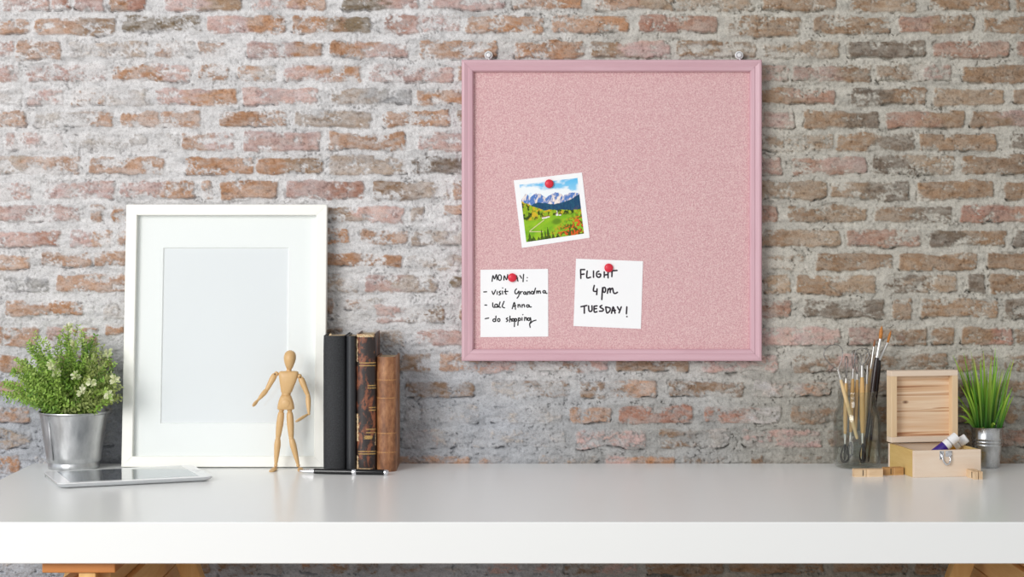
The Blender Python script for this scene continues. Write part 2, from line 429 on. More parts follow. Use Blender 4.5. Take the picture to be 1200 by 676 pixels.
bm = B(); box(bm, -4, 4, -5, .05, -.05, 0)
fm = varied('floor_boards', (150, 142, 134), (172, 164, 156), 6, .5)
tag(obj('floor', bm, fm), 'grey floor', kind='structure')

# ------------------------------------------------------------------ desk
M_desk = mat('white_lacquer', (246, 247, 246), .24, spec=.36)
k = N(M_desk); v = k.coord(); k.l(k.bump(k.noise(v, 40, 2), .05, .001), k.b.inputs['Normal'])
bm = B(); box(bm, -.764, .90, -.600, 0.0, .697, TOP, bev=.0012)
desk = obj('desk_top', bm, M_desk)
tag(desk, 'long thick white desk top resting on two wooden trestles', 'desk')

M_trx = wood('trestle_wood_x', (236, 180, 110), (206, 144, 78), 'x', 40, 10, .45)
M_try = wood('trestle_wood_y', (250, 208, 146), (226, 172, 108), 'y', 40, 10, .45)
M_trz = wood('trestle_wood_z', (242, 200, 134), (222, 168, 102), 'z', 40, 10, .45)
M_trd = wood('trestle_plate', (214, 142, 78), (194, 122, 62), 'x', 30, 8, .45)
def trestle(label, X, s):
    """X inner edge of the top plate, s=-1 body extends to the left, +1 to the right; depth runs towards the wall"""
    def xx(a): return X + s * a
    def bx(name, a0, a1, y0, y1, z0, z1, m, bev=.0015):
        bm = B(); box(bm, min(xx(a0), xx(a1)), max(xx(a0), xx(a1)), y0, y1, z0, z1, bev); return obj(name, bm, m, t)
    t = thing('trestle', label, 'trestle', (xx(.055), -.3, 0), group=None)
    yf, yb = -.585, -.06
    bx('top_plate', 0, .094, yf, yb, .6825, .697, M_trd)
    bx('upper_side_board', .012, .030, yf + .03, yb - .01, .655, .6825, M_try)
    bx('side_board', .004, .020, yf + .045, yb - .02, .612, .654, M_try)
    bx('side_board', .004, .020, yf + .085, yb - .02, .570, .6105, M_try)
    bx('side_board', .080, .096, yf + .045, yb - .02, .612, .654, M_try)
    bx('centre_post', .026, .048, yf + .004, yf + .026, .02, .6825, M_trz)
    bx('foot', -.09, .19, yf - .01, yf + .04, 0.0, .03, M_trx)
    # turned peg through the post
    bm = B(); z = .671 ; y = yf + .015
    L = .074
    prof = [(0, 0), (0, .0125), (.06, .0130), (.10, .0125), (.15, .0095), (.22, .0088), (.30, .011), (.36, .0125), (.64, .0125),
            (.70, .011), (.78, .0088), (.85, .0095), (.90, .0125), (.95, .0130), (1, .0125), (1, 0)]
    turned(bm, (xx(0), y, z - .0135 + .001), (xx(L), y, z - .0135 + .001), [(a, r) for a, r in prof], 24)
    obj('turned_peg', bm, M_trx, t, smooth=True, sharp=40)
    # splayed legs towards the wall, in front of and behind the boards
    for side, a_top, a_bot in ((0, -.004, -.25), (1, .100, .33)):
        for y0 in ((-.215,) if True else ()):
            bm = B()
            w = .030
            zt, zb = .6825, 0
            pts = []
            for (a, z) in ((a_top, zt), (a_bot, zb)):
                for dy in (0, .030):
                    for da in (0, w):
                        pts.append(bm.verts.new((xx(a + (da if side else -da + .012)), y0 + dy, z)))
            A_ = pts
            for f in ((0, 1, 3, 2), (4, 6, 7, 5), (0, 4, 5, 1), (2, 3, 7, 6), (0, 2, 6, 4), (1, 5, 7, 3)):
                bm.faces.new([A_[i] for i in f])
            bmesh.ops.bevel(bm, geom=bm.edges[:], offset=.0012, segments=2, affect='EDGES')
            obj('leg', bm, M_trz, t)
    bx('leg_rail', -.10, .20, -.212, -.190, .30, .34, M_trx)
    return t
# inner side plane of left trestle seen at x=135px on the front edge
def Xat(px, D): return (px - 600) * D / FPX
trestle('golden pine trestle under the left end of the white desk', Xat(135, 2.415), -1)
trestle('golden pine trestle under the right end of the white desk', Xat(1123, 2.79) + .035, 1)

# ------------------------------------------------------------------ pin board
def WB(px, py, y=-.022):
    k = (DW + y) / FPX; return (px - 600) * k, EYE - (py - HZ) * k
x0, z1 = WB(541, 70); x1, z0 = WB(893, 423)
M_ph = wood('pink_wood_h', (216, 178, 187), (205, 163, 173), 'x', 90, 14, .42, (.3, .7), .35)
M_pv = wood('pink_wood_v', (216, 178, 187), (205, 163, 173), 'z', 90, 14, .42, (.3, .7), .35)
board = thing('pin_board', 'large square pink pin board in a pink wooden frame hung on the bricks', 'board', ((x0 + x1) / 2, -.001, z0))
kk = .00135
prof = [(0, -.001), (0, -.0205), (.0014, -.022), (.004, -.0224), (.0105, -.0205), (.0115, -.0212), (.0165, -.0205), (.0182, -.0185), (.0187, -.011), (.0187, -.001)]
mitred('frame_rail', x0, x1, z0, z1, prof, M_ph, M_pv, board)
M_cork = mat('pink_cork', (220, 170, 172), .95, spec=.1); k = N(M_cork); v = k.coord()
n1 = k.noise(v, 520, 3, .6); n2 = k.noise(v, 1100, 2, .6)
k.l(k.mix(.4, k.ramp(n1, [(.36, (202, 148, 156)), (.5, (224, 182, 185)), (.66, (246, 220, 216))]), k.ramp(n2, [(.35, (196, 140, 148)), (.65, (242, 210, 206))])), k.b.inputs['Base Color'])
k.l(k.bump(n1, .9, .0014), k.b.inputs['Normal'])
bm = B(); box(bm, x0 + .017, x1 - .017, -.012, -.003, z0 + .017, z1 - .017)
obj('cork_panel', bm, M_cork, board)
M_chrome = mat('polished_steel', (225, 225, 228), .16, 1)
M_dkm = mat('shaded_steel', (110, 110, 114), .4, .8)
M_wmetal = mat('white_metal', (238, 238, 238), .3, .3)
for nm, px in (('left', 572.5), ('right', 866.5)):
    sx, sz = WB(px, 64.5, -.008)
    t = thing('screw', 'round steel screw in the bricks above the %s end of the pink board' % nm, 'screw', (sx, -.003, sz), group='steel screws above the pink board')
    bm = B()
    prof = [(0, .0), (.0056, .0), (.006, .001), (.0058, .0018), (.0046, .0026), (.0040, .0016), (.0034, .0016), (.0032, .0034), (.0026, .0042), (0, .0046)]
    M = Matrix.Translation((sx, -.003, sz)) @ Matrix.Rotation(R(90), 4, 'X')
    bmesh.ops.transform(bm, matrix=M @ Matrix.Scale(1.12, 4), verts=lathe(bm, prof, seg=28)); obj('washer_head', bm, M_wmetal, t, smooth=True, sharp=35)
    bm = B(); tube(bm, [(sx + .0036 * math.cos(q * .5236), -.0052, sz + .0036 * math.sin(q * .5236)) for q in range(12)], .00055, 6, closed=True); obj('washer_groove', bm, M_dkm, t, smooth=True)
    bm = B(); tube(bm, [(sx, -.003, sz), (sx, .018, sz)], .0016, 10); obj('shank', bm, M_chrome, t, smooth=True)
    bm = B(); tube(bm, [(sx, -.0065, sz - .0045), (sx + .0008, -.0085, sz - .0075), (sx + .0004, -.010, z1 - .001)], [.0012, .0012, .0012], 8)
    obj('hanging_hook', bm, M_wmetal, board, smooth=True)

M_paper = mat('white_paper', (250, 250, 251), .8, spec=.2)
M_ink = mat('black_ink', (18, 16, 22), .6)
M_ink2 = mat('plum_black_ink', (30, 14, 30), .6)
YC = -.0122
def quad_sheet(bm, c, th=.0005, y=YC, curl=0.0, n=10):
    """c: four corners in px (tl,tr,br,bl) on the cork plane"""
    P = [Vector((WB(*p, y)[0], y, WB(*p, y)[1])) for p in c]
    g = []
    for j in range(n + 1):
        v = j / n; row = []
        for i in range(n + 1):
            u = i / n
            p = P[0].lerp(P[1], u).lerp(P[3].lerp(P[2], u), v)
            p.y -= th + curl * (v ** 2) * (.6 + .4 * abs(2 * u - 1)); row.append(bm.verts.new(p))
        g.append(row)
    for j in range(n):
        for i in range(n):
            bm.faces.new((g[j][i], g[j][i + 1], g[j + 1][i + 1], g[j + 1][i]))
    geo = bmesh.ops.extrude_face_region(bm, geom=bm.faces[:])
    bmesh.ops.translate(bm, vec=(0, th * .8, 0), verts=[e for e in geo['geom'] if isinstance(e, bmesh.types.BMVert)])
def pin(px, py, label, y=YC):
    x, z = WB(px, py, y)
    t = thing('push_pin', label, 'pin', (x, y - .0005, z), group='round red push pins')
    M = Matrix.Translation((x, y - .0006, z)) @ Matrix.Rotation(R(90), 4, 'X')
    bm = B(); lathe(bm, [(0, .0008), (.0056, .0008), (.0068, .0016), (.0070, .0028), (.0060, .0042), (.0040, .0050), (0, .0053)], seg=32, M=M)
    obj('pin_head', bm, M_red, t, smooth=True, sharp=50)
    bm = B(); lathe(bm, [(0, .002), (.0006, .002), (.0006, -.005), (0, -.008)], seg=10, M=M)
    obj('needle', bm, M_chrome, t, smooth=True)
M_red = varied('red_plastic', (226, 44, 66), (216, 36, 60), 300, .35)

def stroke(bm, pts, w, y):
    P = [Vector((WB(*p, y)[0], 0, WB(*p, y)[1])) for p in pts]
    if len(P) == 1: P = [P[0] - Vector((w * .12, 0, 0)), P[0] + Vector((w * .12, 0, 0))]
    # smooth by Catmull-Rom
    Q = []
    if len(P) > 2:
        for i in range(len(P) - 1):
            a = P[max(i - 1, 0)]; b = P[i]; c = P[i + 1]; d = P[min(i + 2, len(P) - 1)]
            for s in range(5):
                t = s / 5
                Q.append(.5 * ((2 * b) + (c - a) * t + (2 * a - 5 * b + 4 * c - d) * t * t + (3 * b - a - 3 * c + d) * t ** 3))
        Q.append(P[-1])
    else: Q = P
    n = len(Q); r = w / 2
    d0 = (Q[0] - Q[1]).normalized() * r * .8; d1 = (Q[-1] - Q[-2]).normalized() * r * .8
    Q = [Q[0] + d0] + Q + [Q[-1] + d1]
    vs = tube(bm, Q, [r * .35] + [r] * n + [r * .35], 10, up=(0, 1, 0))
    for v_ in vs: v_.co.y = y + v_.co.y * .08
def ell(cx, cy, rx, ry, n=9): return [(cx + rx * math.sin(2 * math.pi * i / n), cy - ry * math.cos(2 * math.pi * i / n)) for i in range(n + 1)]
def write(parent, strokes, mp, w, m, y):
    bm = B()
    for s in strokes: stroke(bm, [mp(p) for p in s], w, y)
    o = obj('handwriting', bm, m, parent, smooth=True, sharp=60); return o

# note: MONDAY
note = thing('paper_note', 'square white note handwritten with MONDAY and a three line list', 'note', (WB(602, 394)[0], YC, WB(602, 394)[1]))
bm = B(); quad_sheet(bm, [(563, 316), (642.3, 315), (642.5, 394.3), (563, 395)]); obj('paper_sheet', bm, M_paper, note)
mpa = lambda p: (560 + p[0] / 13.953, 310 + p[1] / 13.953)
mpb = lambda p: (560 + p[0] / 12.756, 345 + p[1] / 12.756)
SA = [[(232, 275), (247, 178), (272, 235), (303, 160), (313, 250)], ell(358, 212, 27, 46), [(425, 255), (432, 182), (470, 248), (487, 162)],
      [(520, 175), (518, 250), (560, 232), (570, 195), (520, 175)], [(598, 262), (628, 180), (655, 272)], [(602, 228), (652, 220)],
      [(688, 178), (716, 225)], [(748, 158), (738, 280)], [(808, 213)], [(802, 264)],
      [(95, 447), (145, 444)], [(232, 435), (255, 487), (290, 415)], [(316, 438), (316, 487)], [(372, 432), (345, 450), (376, 478), (345, 497)],
      [(400, 432), (405, 482)], [(405, 382)], [(452, 398), (450, 470), (470, 482)], [(430, 442), (492, 437)],
      [(632, 395), (606, 432), (612, 472), (640, 474), (664, 440)], [(668, 432), (672, 500), (642, 550)],
      [(692, 440), (697, 482)], [(697, 452), (728, 440)], ell(765, 465, 18, 20), [(786, 447), (797, 492)],
      [(815, 440), (818, 486)], [(820, 455), (845, 440), (851, 482)], ell(890, 458, 20, 22), [(942, 384), (915, 482)],
      [(960, 430), (962, 472)], [(965, 445), (985, 430), (990, 470)], [(992, 445), (1015, 430), (1025, 470)], ell(1082, 445, 19, 20), [(1102, 428), (1110, 465), (1132, 470)]]
SB = [[(103, 158), (133, 158)], [(222, 125), (224, 180), (246, 195)], ell(272, 168, 20, 24), [(292, 145), (300, 192)], [(332, 112), (316, 182), (340, 192)],
      [(392, 103), (364, 180), (400, 200)], [(513, 214), (545, 118), (562, 222)], [(520, 182), (567, 166)], [(600, 150), (600, 192)], [(603, 165), (625, 150), (633, 188)],
      [(660, 150), (660, 192)], [(663, 165), (690, 150), (698, 188)], ell(745, 172, 18, 18), [(765, 155), (775, 185), (800, 186)],
      [(108, 362), (162, 352)], ell(245, 386, 20, 20), [(270, 322), (266, 402)], ell(312, 382, 18, 22),
      [(446, 348), (424, 364), (450, 385), (426, 407)], [(480, 323), (475, 412)], [(478, 380), (500, 365), (505, 402)], ell(526, 380, 14, 20),
      [(552, 360), (545, 482)], ell(567, 380, 14, 20), [(607, 350), (597, 462)], ell(622, 372, 15, 20), [(660, 345), (660, 388)], [(672, 302)],
      [(700, 340), (698, 390)], [(702, 355), (725, 345), (731, 386)], ell(760, 370, 16, 20), [(785, 345), (792, 400), (774, 440), (782, 492)], [(775, 440), (820, 400), (870, 384)]]
px1 = .00135
w1 = write(note, [[mpa(p) for p in s] for s in SA] + [[mpb(p) for p in s] for s in SB], lambda p: p, 1.5 * px1, M_ink, YC - .0006)
w1['label'] = 'black handwriting: MONDAY: - visit Grandma - call Anna - do shopping'
pin(600.3, 325.2, 'red push pin holding the MONDAY note', YC)

note = thing('paper_note', 'slightly tilted white note handwritten with FLIGHT 4 pm TUESDAY!', 'note', (WB(712, 384)[0], YC, WB(712, 384)[1]))
bm = B(); quad_sheet(bm, [(675, 303), (753.5, 306), (751, 385.3), (672, 382)]); obj('paper_sheet', bm, M_paper, note)
mpc = lambda p: (670 + p[0] / 13.523, 300 + p[1] / 13.523)
mpd = lambda p: (670 + p[0] / 11.651, 330 + p[1] / 11.651)
SC = [[(140, 215), (145, 355)], [(140, 214), (207, 214)], [(145, 292), (198, 284)], [(245, 235), (240, 342), (300, 334)], [(345, 235), (345, 337)],
      [(432, 240), (400, 256), (394, 310), (420, 336), (452, 325), (456, 287), (420, 286)], [(515, 250), (515, 337)], [(575, 250), (576, 347)], [(515, 300), (575, 293)],
      [(640, 232), (635, 327)], [(590, 235), (720, 228)], [(357, 465), (344, 550), (397, 560)], [(402, 518), (395, 612)],
      [(488, 500), (476, 690)], ell(515, 535, 22, 40), [(575, 520), (565, 590)], [(575, 542), (606, 508), (610, 578)], [(612, 542), (645, 508), (664, 580), (692, 592), (725, 573)]]
SD = [[(125, 342), (207, 325)], [(172, 335), (172, 432)], [(230, 330), (235, 395), (255, 406), (276, 390), (276, 328)], [(305, 335), (308, 412), (346, 409)], [(305, 335), (347, 330)], [(305, 371), (340, 368)],
      [(412, 323), (385, 345), (430, 375), (420, 400), (378, 403)], [(463, 345), (480, 427), (520, 397), (521, 360), (465, 345)], [(543, 432), (566, 343), (592, 432)], [(547, 397), (597, 390)],
      [(623, 343), (645, 382)], [(677, 343), (645, 427)], [(752, 343), (746, 440)], [(753, 477)]]
w2 = write(note, [[mpc(p) for p in s] for s in SC] + [[mpd(p) for p in s] for s in SD], lambda p: p, 1.95 * px1, M_ink2, YC - .0006)
w2['label'] = 'dark plum handwriting: FLIGHT 4 pm TUESDAY!'
pin(713.3, 313.8, 'red push pin holding the FLIGHT note', YC)

# photo print
ph = thing('photo_print', 'tilted white bordered photo print of mountains and green meadows', 'photo', (WB(650, 288)[0], YC, WB(650, 288)[1]))
PC = [(602, 211.3), (682, 202), (691, 278.5), (611.5, 290.5)]
bm = B(); quad_sheet(bm, PC); obj('print_border', bm, M_paper, ph)
def landscape(parent):
    n = 200
    u, v = np.meshgrid((np.arange(n) + .5) / n, (np.arange(n) + .5) / n)
    C = lambda r, g, b: np.array(s2l((r, g, b)))
    def blend(img, m, c): return img * (1 - m[..., None]) + c * m[..., None]
    img = (C(92, 190, 240) * (1 - v[..., None] * 2) + C(190, 232, 250) * v[..., None] * 2)
    img = blend(img, sst(.45, .7, fbm(u * 4, v * 8, 3, 4) + .35 * sst(.0, .3, v) - .1 * u), C(245, 250, 252))
    rx = [0, .018, .09, .153, .253, .3, .352, .416, .49, .568, .60, .63, .68, .726, .79, .853, .9, .973, 1]
    ry = [.26, .245, .161, .24, .18, .19, .212, .281, .25, .217, .20, .214, .24, .276, .255, .25, .245, .275, .27]
    rid = np.interp(u, rx, ry) + (fbm(u * 28, u * 0, 5, 4) - .5) * .045
    m = sst(-.004, .004, v - rid)
    tex = fbm(u * 30 + v * 8, v * 12, 6, 4)
    rock = C(88, 128, 196) * (1 - sst(.42, .6, tex)[..., None]) + C(226, 214, 214) * sst(.42, .6, tex)[..., None]
    rock = blend(rock, sst(.60, .68, tex) , C(248, 236, 226))
    img = blend(img, m, rock)
    fl = np.interp(u, [0, .179, .264, .385, .545, .753, .882, 1], [.42, .367, .346, .37, .41, .393, .346, .285]) + (fbm(u * 20, u * 0, 7, 3) - .5) * .02
    ft = fbm(u * 45, v * 20, 8, 3)[..., None]
    img = blend(img, sst(-.004, .004, v - fl), C(20, 52, 100) * (1 - ft) + C(36, 96, 120) * ft)
    hl = np.interp(u, [0, .1, .253, .37, .5, .64, .8, 1], [.29, .34, .437, .492, .50, .52, .545, .555]) + (fbm(u * 15, u * 0, 9, 3) - .5) * .03
    g = fbm(u * 22, v * 16, 10, 4)[..., None]
    gr = C(96, 150, 26) * (1 - g) + C(186, 206, 40) * g
    dark = sst(.44, .58, fbm(u * 24, v * 18, 12, 4)) * np.where(v < .64, 1, 0) * np.where((u < .3) | (v > .5), 1, .4)
    gr = blend(gr, dark, C(52, 72, 10))
    gr = blend(gr, sst(.53, .66, fbm(u * 12, v * 14, 13, 4)) * (v < .66), C(214, 180, 40))
    img = blend(img, sst(-.004, .004, v - hl), gr)
    mead = sst(.60, .64, v + (fbm(u * 6, v * 3, 14) - .5) * .08)
    g2 = fbm(u * 7 + v * 5, v * 9, 15, 5)[..., None]
    img = blend(img, mead, C(84, 158, 22) * (1 - g2) + C(176, 212, 44) * g2)
    for (a, b, w, h) in ((.36, .625, .045, .014), (.42, .62, .03, .012), (.58, .60, .022, .020), (.63, .615, .02, .012)):
        img = blend(img, (np.maximum(np.abs(u - a) / w, np.abs(v - b) / h) < 1).astype(float), C(240, 236, 232))
        img = blend(img, (np.maximum(np.abs(u - a) / w, np.abs(v - b + h * 1.3) / (h * .6)) < 1).astype(float), C(150, 90, 60))
    img = blend(img, (np.maximum(np.abs(u - .585) / .006, np.abs(v - .56) / .03) < 1).astype(float), C(236, 236, 240))
    for (a0, b0, a1, b1) in ((.084, .818, .346, .66), (.08, .83, .30, .86)):
        t = np.clip(((u - a0) * (a1 - a0) + (v - b0) * (b1 - b0)) / ((a1 - a0) ** 2 + (b1 - b0) ** 2), 0, 1)
        dd = np.hypot(u - a0 - t * (a1 - a0), v - b0 - t * (b1 - b0))
        img = blend(img, sst(.009, .004, dd), C(222, 206, 160))
    img = blend(img, sst(.07, .03, np.hypot((u - .56) / 1.6, v - .72)) * .6, C(50, 84, 14))
    # autumn bushes bottom right, dark firs bottom
    bush = sst(.50, .58, fbm(u * 26, v * 26, 17, 3) + .28 * sst(.55, 1.0, u * .55 + v * .55) - .13) * sst(.62, .85, v * .7 + u * .45 - .12)
    bc = fbm(u * 40, v * 40, 18, 2)[..., None]
    img = blend(img, bush, C(70, 90, 20) * (1 - sst(.4, .55, bc)) + C(222, 92, 34) * sst(.4, .55, bc))
    for a, hgt, w in ((.28, .80, .035), (.34, .83, .03), (.39, .78, .04), (.07, .84, .05), (.13, .9, .05), (.47, .88, .03), (.55, .92, .04), (.22, .93, .04)):
        t = np.clip((v - hgt) / (1.02 - hgt), 0, 1)
        img = blend(img, ((np.abs(u - a) < w * t * (.6 + .8 * vn(v * 60, u * 0, 19))) & (v > hgt)).astype(float) * .85, C(46, 66, 12))
    bm = B()
    def P(uu, vv):
        ins = (.075, .075); U = ins[0] + uu * (1 - 2 * ins[0]); V = ins[1] + vv * (1 - 2 * ins[1])
        y = YC - .0006
        c = [Vector((WB(*p, y)[0], y, WB(*p, y)[1])) for p in PC]
        return c[0].lerp(c[1], U).lerp(c[3].lerp(c[2], U), V)
    me = bpy.data.meshes.new('landscape_picture')
    gs = np.arange(n + 1) / n
    loc = wloc(parent)
    co = [tuple(P(a, b) - loc) for b in gs for a in gs]
    fs = [(j * (n + 1) + i, (j + 1) * (n + 1) + i, (j + 1) * (n + 1) + i + 1, j * (n + 1) + i + 1) for j in range(n) for i in range(n)]
    bm.free()
    me.from_pydata(co, [], fs)
    at = me.color_attributes.new('ink', 'FLOAT_COLOR', 'CORNER')
    px = np.repeat(np.clip(img, 0, 1).reshape(-1, 3), 4, axis=0)
    at.data.foreach_set('color', np.concatenate([px, np.ones((len(px), 1))], 1).astype(np.float32).ravel())
    m = mat('printed_landscape', (255, 255, 255), .5, spec=.25); k = N(m)
    k.l(k.n('ShaderNodeAttribute', attribute_name='ink').outputs['Color'], k.b.inputs['Base Color'])
    me.materials.append(m)
    o = bpy.data.objects.new('landscape_picture', me); COL.objects.link(o); o.parent = parent
    o['label'] = 'printed alpine valley under jagged blue peaks'
landscape(ph)
pin(643.6, 215.3, 'red push pin holding the mountain photo print', YC)

# ------------------------------------------------------------------ picture frame
th = -R(5.35)
fr = thing('picture_frame', 'large empty white picture frame with mat leaning on the brick wall', 'picture frame', (-.4517, -.0405, TOP), (th, 0, 0))
M_fw = wood('white_frame_h', (250, 250, 244), (246, 246, 238), 'x', 60, 12, .35, (.2, .8), .08)
M_fv = wood('white_frame_v', (250, 250, 244), (246, 246, 238), 'z', 60, 12, .35, (.2, .8), .08)
hw = .1588; FH = .4125
prof = [(0, 0), (0, -.0175), (.0008, -.0182), (.0160, -.0182), (.0168, -.0176), (.0168, -.006), (.0168, 0)]
mitred('frame_rail', -hw, hw, 0, FH, prof, M_fw, M_fv, fr, world=False)
M_mat = mat('white_mat_board', (252, 252, 250), .9, spec=.1)
M_sheet = mat('blank_sheet', (240, 241, 242), .8, spec=.2)
M_back = mat('backing_board', (150, 130, 105), .9)
ox0, ox1, oz0, oz1 = -hw + .0575, hw - .0605, .0672, FH - .0672
prof2 = [(0, -.0052), (0, -.0070), (.0405, -.0070), (.0415, -.0052)]
bm = B()                               # the mat: one sheet with a bevelled window
o4 = [(-hw + .012, .012), (hw - .012, .012), (hw - .012, FH - .012), (-hw + .012, FH - .012)]
i4 = [(ox0, oz0), (ox1, oz0), (ox1, oz1), (ox0, oz1)]
j4 = [(ox0 + .0016, oz0 + .0016), (ox1 - .0016, oz0 + .0016), (ox1 - .0016, oz1 - .0016), (ox0 + .0016, oz1 - .0016)]
ring = [[bm.verts.new((x, y, z)) for x, z in q] for q, y in ((o4, -.0045), (o4, -.0070), (i4, -.0070), (j4, -.0045))]
for a, b in ((0, 1), (1, 2), (2, 3), (3, 0)):
    for j in range(4): bm.faces.new((ring[a][j], ring[a][(j + 1) % 4], ring[b][(j + 1) % 4], ring[b][j]))
obj('mat_board', bm, M_mat, fr, world=False)
bm = B(); box(bm, -hw + .012, hw - .012, -.0044, -.0036, .012, FH - .012); obj('blank_sheet', bm, M_sheet, fr, world=False)
bm = B(); box(bm, -hw + .010, hw - .010, -.0035, -.0004, .010, FH - .010); obj('backing_board', bm, M_back, fr, world=False)
bm = B(); box(bm, -hw + .0168, hw - .0168, -.0094, -.0076, .0168, FH - .0168)
obj('glass_pane', bm, thin_glass('frame_glass', (253, 254, 254), .0), fr, world=False)

# ------------------------------------------------------------------ tablet
tb = thing('tablet', 'white bezelled tablet with a glossy dark screen lying on the desk', 'tablet', (-.652, -.300, TOP), (0, 0, R(22)))
def rrect(w, h, r, n=6, x=0, y=0):
    out = []
    for cx, cy, a in ((w - r, r, -90), (w - r, h - r, 0), (r, h - r, 90), (r, r, 180)):
        for i in range(n + 1):
            q = R(a + 90 * i / n); out.append((x + cx + r * math.cos(q), y + cy + r * math.sin(q)))
    return out
def loft(bm, loops, cap=(True, True)):
    rr = [[bm.verts.new(p) for p in l] for l in loops]
    for a, b in zip(rr[:-1], rr[1:]):
        for j in range(len(a)): bm.faces.new((a[j], a[(j + 1) % len(a)], b[(j + 1) % len(a)], b[j]))
    if cap[0]: bm.faces.new(rr[0][::-1])
    if cap[1]: bm.faces.new(rr[-1])
    return rr
TL, TW = .228, .148
def tl(ins, z, r): return [(x, y, z) for x, y in rrect(TL - 2 * ins, TW - 2 * ins, r, 6, ins, ins)]
bm = B(); loft(bm, [tl(.014, 0.0, .008), tl(.008, .0006, .010), tl(.003, .0028, .012), tl(.0006, .0052, .012), tl(0, .0066, .012), tl(.0006, .0072, .012)])
obj('aluminium_body', bm, mat('aluminium', (222, 224, 226), .28, .85), tb, smooth=True, world=False, sharp=50)
bm = B(); loft(bm, [tl(.0010, .0072, .011), tl(.0010, .0077, .011), tl(.0013, .0080, .011)])
bez = obj('white_bezel', bm, mat('white_bezel', (246, 247, 248), .12), tb, world=False)
bm = B(); box(bm, .020, TL - .020, .012, TW - .010, .0078, .00815)
scr = mat('screen_glass', (176, 182, 188), .015, .75)
obj('screen', bm, scr, tb, world=False)
bm = B(); lathe(bm, [(0, .0081), (.0046, .0081), (.0050, .0080), (.0050, .0079)], c=(TL - .010, TW / 2, 0), seg=24)
obj('home_button', bm, mat('button_grey', (214, 216, 218), .3), bez, world=False)
bm = B(); tube(bm, [(.0, .118, .0045), (-.0006, .118, .0045)], .0016, 10)
obj('side_button', bm, mat('button_dark', (90, 92, 96), .3), tb, world=False)

# ------------------------------------------------------------------ plants
def galv(name, rough=.28, dark=(176, 178, 180)):
    m = mat(name, (206, 207, 208), rough, 1); k = N(m); v = k.coord((1, 1, .35))
    n = k.noise(v, 60, 4, .6); n2 = k.noise(k.coord(), 300, 3)
    k.l(k.ramp(n, [(.3, dark), (.7, (218, 219, 220))]), k.b.inputs['Base Color'])
    r = k.n('ShaderNodeMapRange', i_1=.3, i_2=.7, i_3=rough - .05, i_4=rough + .16); k.l(n, r.inputs[0]); k.l(r.outputs[0], k.b.inputs['Roughness'])
    k.l(k.bump(n2, .08, .0004), k.b.inputs['Normal'])
    return m
M_galv = galv('brushed_zinc', .34); M_galv2 = galv('galvanised_zinc', .2, (150, 150, 150))
M_soil = varied('dark_soil', (44, 34, 26), (72, 56, 42), 400, .95, bump=.8)
def leafmat(name, rough=.5):
    m = mat(name, (90, 140, 50), rough, spec=.35); k = N(m)
    a = k.n('ShaderNodeAttribute', attribute_name='leaf')
    k.l(a.outputs['Color'], k.b.inputs['Base Color'])
    tr = k.n('ShaderNodeBsdfTranslucent'); k.l(a.outputs['Color'], tr.inputs['Color'])
    mx = k.n('ShaderNodeMixShader'); mx.inputs[0].default_value = .3
    out = m.node_tree.nodes['Material Output']
    k.l(k.b.outputs[0], mx.inputs[1]); k.l(tr.outputs[0], mx.inputs[2]); k.l(mx.outputs[0], out.inputs['Surface'])
    return m
M_leaf = leafmat('plant_leaf')
def leaf_mesh(name, leaves, parent, m):
    """leaves: list of (verts, faces, vertex colours)"""
    co, fa, cl = [], [], []
    loc = wloc(parent)
    for vs, fs, cs in leaves:
        b = len(co); co += [tuple(Vector(v) - loc) for v in vs]; fa += [tuple(i + b for i in f) for f in fs]; cl += cs
    me = bpy.data.meshes.new(name); me.from_pydata(co, [], fa)
    at = me.color_attributes.new('leaf', 'FLOAT_COLOR', 'POINT')
    at.data.foreach_set('color', np.array([(*c, 1) for c in cl], dtype=np.float32).ravel())
    me.polygons.foreach_set('use_smooth', [True] * len(me.polygons))
    me.materials.append(m)
    o = bpy.data.objects.new(name, me); COL.objects.link(o); o.parent = parent; return o
def leaf(p, d, nrm, L, w, c, cup=.25):
    d = d.normalized(); s = d.cross(nrm).normalized(); n2 = s.cross(d).normalized()
    prof = [(0, .12), (.3, .8), (.6, 1.0), (.85, .7), (1, .12)]
    vs, cs = [], []
    for t, q in prof:
        c0 = p + d * L * t + n2 * (-.12 * L * t * t)
        vs += [c0 - s * w * q * .5 + n2 * cup * w * q * .4, c0 - n2 * cup * w * .15, c0 + s * w * q * .5 + n2 * cup * w * q * .4]; cs += [c, tuple(x * .86 for x in c), c]
    fs = []
    for i in range(len(prof) - 1):
        a = i * 3; fs += [(a, a + 1, a + 4, a + 3), (a + 1, a + 2, a + 5, a + 4)]
    return vs, fs, cs
def stem_geo(pts, r, c):
    vs, fs, cs = [], [], []
    for i, p in enumerate(pts):
        rr_ = r * (1 - .6 * i / len(pts))
        for q in range(3):
            a = q * 2.094; vs.append(p + Vector((math.cos(a) * rr_, math.sin(a) * rr_, 0))); cs.append(c)
    for i in range(len(pts) - 1):
        for q in range(3):
            a = i * 3; fs.append((a + q, a + (q + 1) % 3, a + 3 + (q + 1) % 3, a + 3 + q))
    return vs, fs, cs

